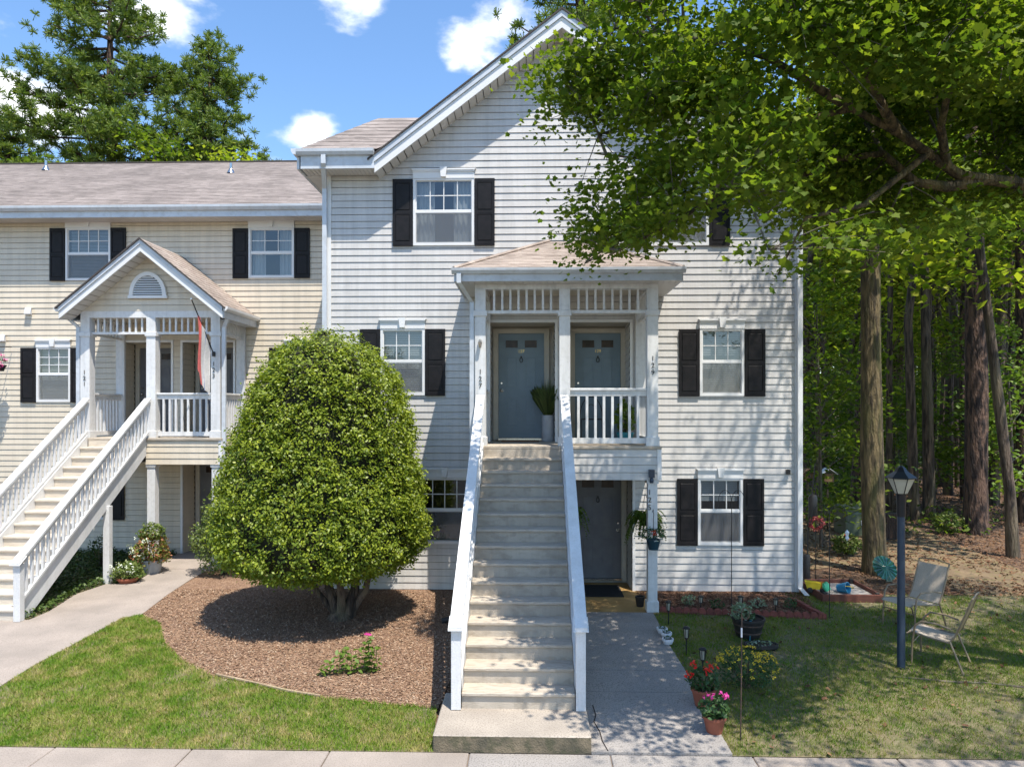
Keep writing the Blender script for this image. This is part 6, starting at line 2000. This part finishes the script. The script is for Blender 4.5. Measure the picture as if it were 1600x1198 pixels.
# sandbox and toys
p0, p1 = G(1284, 941), G(1379, 941)
sx0, sx1, sy0, sy1 = 5.08, p1.x, p0.y, p0.y + 1.15
t = thing('sandbox', 'low red brown wooden sandbox beyond the corner of the building', 'sandbox', ((sx0 + sx1) / 2, sy0, 0)); SO = Vector(t.location)
for (a, c, d, e) in ((sx0, sx1, sy0, sy0 + .035), (sx0, sx1, sy1 - .035, sy1), (sx0, sx0 + .035, sy0 + .036, sy1 - .036), (sx1 - .035, sx1, sy0 + .036, sy1 - .036)):
    b = MB(SO); b.bev(a, c, d, e, -.02, .14, .006); b.build('board', M['redwood'], t)
for a, c in ((sx0 + .04, sy0 + .04), (sx1 - .1, sy0 + .04), (sx0 + .04, sy1 - .1), (sx1 - .1, sy1 - .1)):
    b = MB(SO); b.bev(a, a + .06, c, c + .06, -.02, .16); b.build('corner_block', M['barrel'], t)
b = MB(SO); b.box(sx0 + .036, sx1 - .036, sy0 + .036, sy1 - .036, -.02, .07); b.build('sand', M['sand'], t)
q = Vector((X(1317, sy0 + .4), sy0 + .4, .16)); t = thing('toy_bucket', 'blue toy bucket lying on its side in the sandbox', 'toy', tuple(q)); t.rotation_euler = (R(75), R(20), R(35))
b = MB(); b.lathe([(.07, -.09), (.095, .09), (.1, .1), (.088, .1), (.065, -.075), (.001, -.075)], (0, 0, 0), 16); b.build('bucket', M['toyblue'], t, True)
b = MB(); b.tube([(.098 * math.cos(a), 0, .1 + .09 * math.sin(a)) for a in np.linspace(0, math.pi, 9)], .006, 5); b.build('handle', M['toyyellow'], t)
q = Vector((X(1291, sy0 + .35), sy0 + .35, .12)); t = thing('toy_shovel', 'green toy scoop in the sandbox beside the blue bucket', 'toy', tuple(q), R(40))
b = MB(); b.prism([(-.07, -.05, 0), (.07, -.05, .02), (.09, 0, .11), (.05, .01, .15), (-.06, .01, .13), (-.08, 0, .06)], (0, .03, 0)); b.build('scoop', M['toygreen'], t)
b = MB(); b.tube([(0, .02, .02), (.12, .02, -.02)], .012, 6); b.build('handle', M['toyyellow'], t)
q = Vector((X(1276, sy0 + .45), sy0 + .45, .17)); t = thing('toy_truck', 'orange and yellow toy truck at the left end of the sandbox', 'toy', tuple(q), R(-20))
b = MB(); b.prism([(-.16, -.07, -.04), (.05, -.07, -.04), (.08, -.07, .07), (-.2, -.07, .09)], (0, .14, 0)); b.build('tipper', M['toyyellow'], t)
b = MB(); b.prism([(.06, -.06, -.05), (.17, -.06, -.05), (.17, -.06, .02), (.13, -.06, .08), (.07, -.06, .08)], (0, .12, 0)); b.build('cab', M['toyorange'], t)
for xx in (-.11, .1):
    for yy in (-.085, .06):
        b = MB(); b.lathe([(.01, -.015), (.05, -.012), (.05, .012), (.01, .015)], (xx, yy + .012, -.06), 12, 'y'); b.build('wheel', M['black'], t)
# green fluted saucer leaning at the trunk
q = G(1382, 908); t = thing('fluted_disc', 'shiny dark green fluted metal disc leaning against the mossy tree', 'garden ornament', (q.x, q.y, .26))
t.rotation_euler = (R(58), 0, R(12))
nn = 48; b = MB(); vs = [(0, 0, .06)]; 
for j, rr in enumerate((.06, .13, .2, .25)):
    for k in range(nn):
        a = 2 * math.pi * k / nn; vs.append((rr * math.cos(a), rr * math.sin(a), .05 - rr * .14 + (.016 * rr / .25) * math.cos(k * math.pi / 1.5)))
fs = [(0, 1 + k, 1 + (k + 1) % nn) for k in range(nn)]
for j in range(3): fs += [(1 + j * nn + k, 1 + (j + 1) * nn + k, 1 + (j + 1) * nn + (k + 1) % nn, 1 + j * nn + (k + 1) % nn) for k in range(nn)]
b.add(vs, fs); o = b.build('disc', M['green'], t)
md = o.modifiers.new('thickness', 'SOLIDIFY'); md.thickness = .006
b = MB(); b.prism([(-.07, -.27, -.02), (.07, -.27, -.02), (.01, -.16, .02)], (0, 0, .02)); b.build('foot', M['utility'], t)
# utility cabinet and condenser
q = G(1337, 832); Yb = q.y
t = thing('utility_box', 'green utility box half hidden behind the mossy trunk', 'utility box', (q.x, Yb, -.03)); b = MB()
b.prism([(-.42, -.35, 0), (.42, -.35, 0), (.42, -.35, .60), (.42, -.28, .72), (-.42, -.28, .72), (-.42, -.35, .60)], (0, .03, 0)); b.bev(-.42, .42, -.32, .4, 0, .715); b.build('cabinet', M['utility'], t)
b = MB(); b.bev(-.46, .46, -.38, .44, .72, .77, .01); b.build('lid', M['utility'], t)
b = MB(); b.box(-.02, .1, -.365, -.352, .3, .42); b.build('lock', M['whitepot'], t)
q = G(1384, 840); t = thing('condenser', 'black finned air conditioner unit right of the mossy trunk', 'air conditioner', (q.x, q.y, -.03))
b = MB(); b.bev(-.2, .2, -.2, .2, 0, .72); b.build('housing', M['black'], t)
for k in range(8): b = MB(); b.box(-.19 + k * .05, -.165 + k * .05, -.225, -.201, .05, .68); b.build('fin', M['iron'], t)


def birdhouse(label, px, py, Y_, roof, s=1.0):
    pp = P(px, py, Y_); t = thing('birdhouse', label, 'birdhouse', (pp.x, Y_, -.03)); z_ = pp.z + .03
    b = MB(); b.tube([(0, 0, 0), (0, 0, z_ - .15 * s)], .025, 8); b.build('post', M['bark'], t)
    b = MB(); b.bev(-.12 * s, .12 * s, -.1 * s, .1 * s, z_ - .15 * s, z_ + .06 * s); b.build('box', M['birdwood'], t)
    b = MB(); b.lathe([(.028 * s, -.003), (.028 * s, 0)], (0, -.101 * s, z_ - .02), 12, 'y'); b.build('entrance_hole', M['black'], t)
    for d_ in (-1, 1):
        b = MB(); b.prism([(0, -.16 * s, z_ + .18 * s), (d_ * .2 * s, -.16 * s, z_ + .04 * s), (d_ * .2 * s, -.16 * s, z_ + .055 * s), (0, -.16 * s, z_ + .20 * s)], (0, .32 * s, 0)); b.build('roof', roof, t)


birdhouse('small brown birdhouse beside the white downspout', 1262, 742, 20.5, M['birdwood'])
birdhouse('wooden birdhouse with pale roof in front of the dark trunks', 1293, 743, 20.0, M['metalroof'], 1.1)
for (px, py, rx, lb) in ((1322, 866, .32, 'small bush with an orange flower left of the mossy trunk'), (1284, 800, .5, 'loose green shrub below the birdhouses'), (1352, 792, .35, 'bright green plant sprouting on top side of the utility box'), (1478, 832, .38, 'low dark green fern clump on the woodland floor')):
    q = G(px, py)
    if px == 1352: q.y += .6
    t = bush('shrub', lb, 'shrub', tuple(q), rx, rx, rx * .75, 900, 'leaves', .085, M['shrub'] if px != 1352 else M['lime'], zc=rx * .75 + (.3 if px == 1352 else 0))
    if px == 1322: flowers(t, [(-.12, -.25, .48)], .07, M['toyflower'] if 'toyflower' in M else M['redflower'], 8)
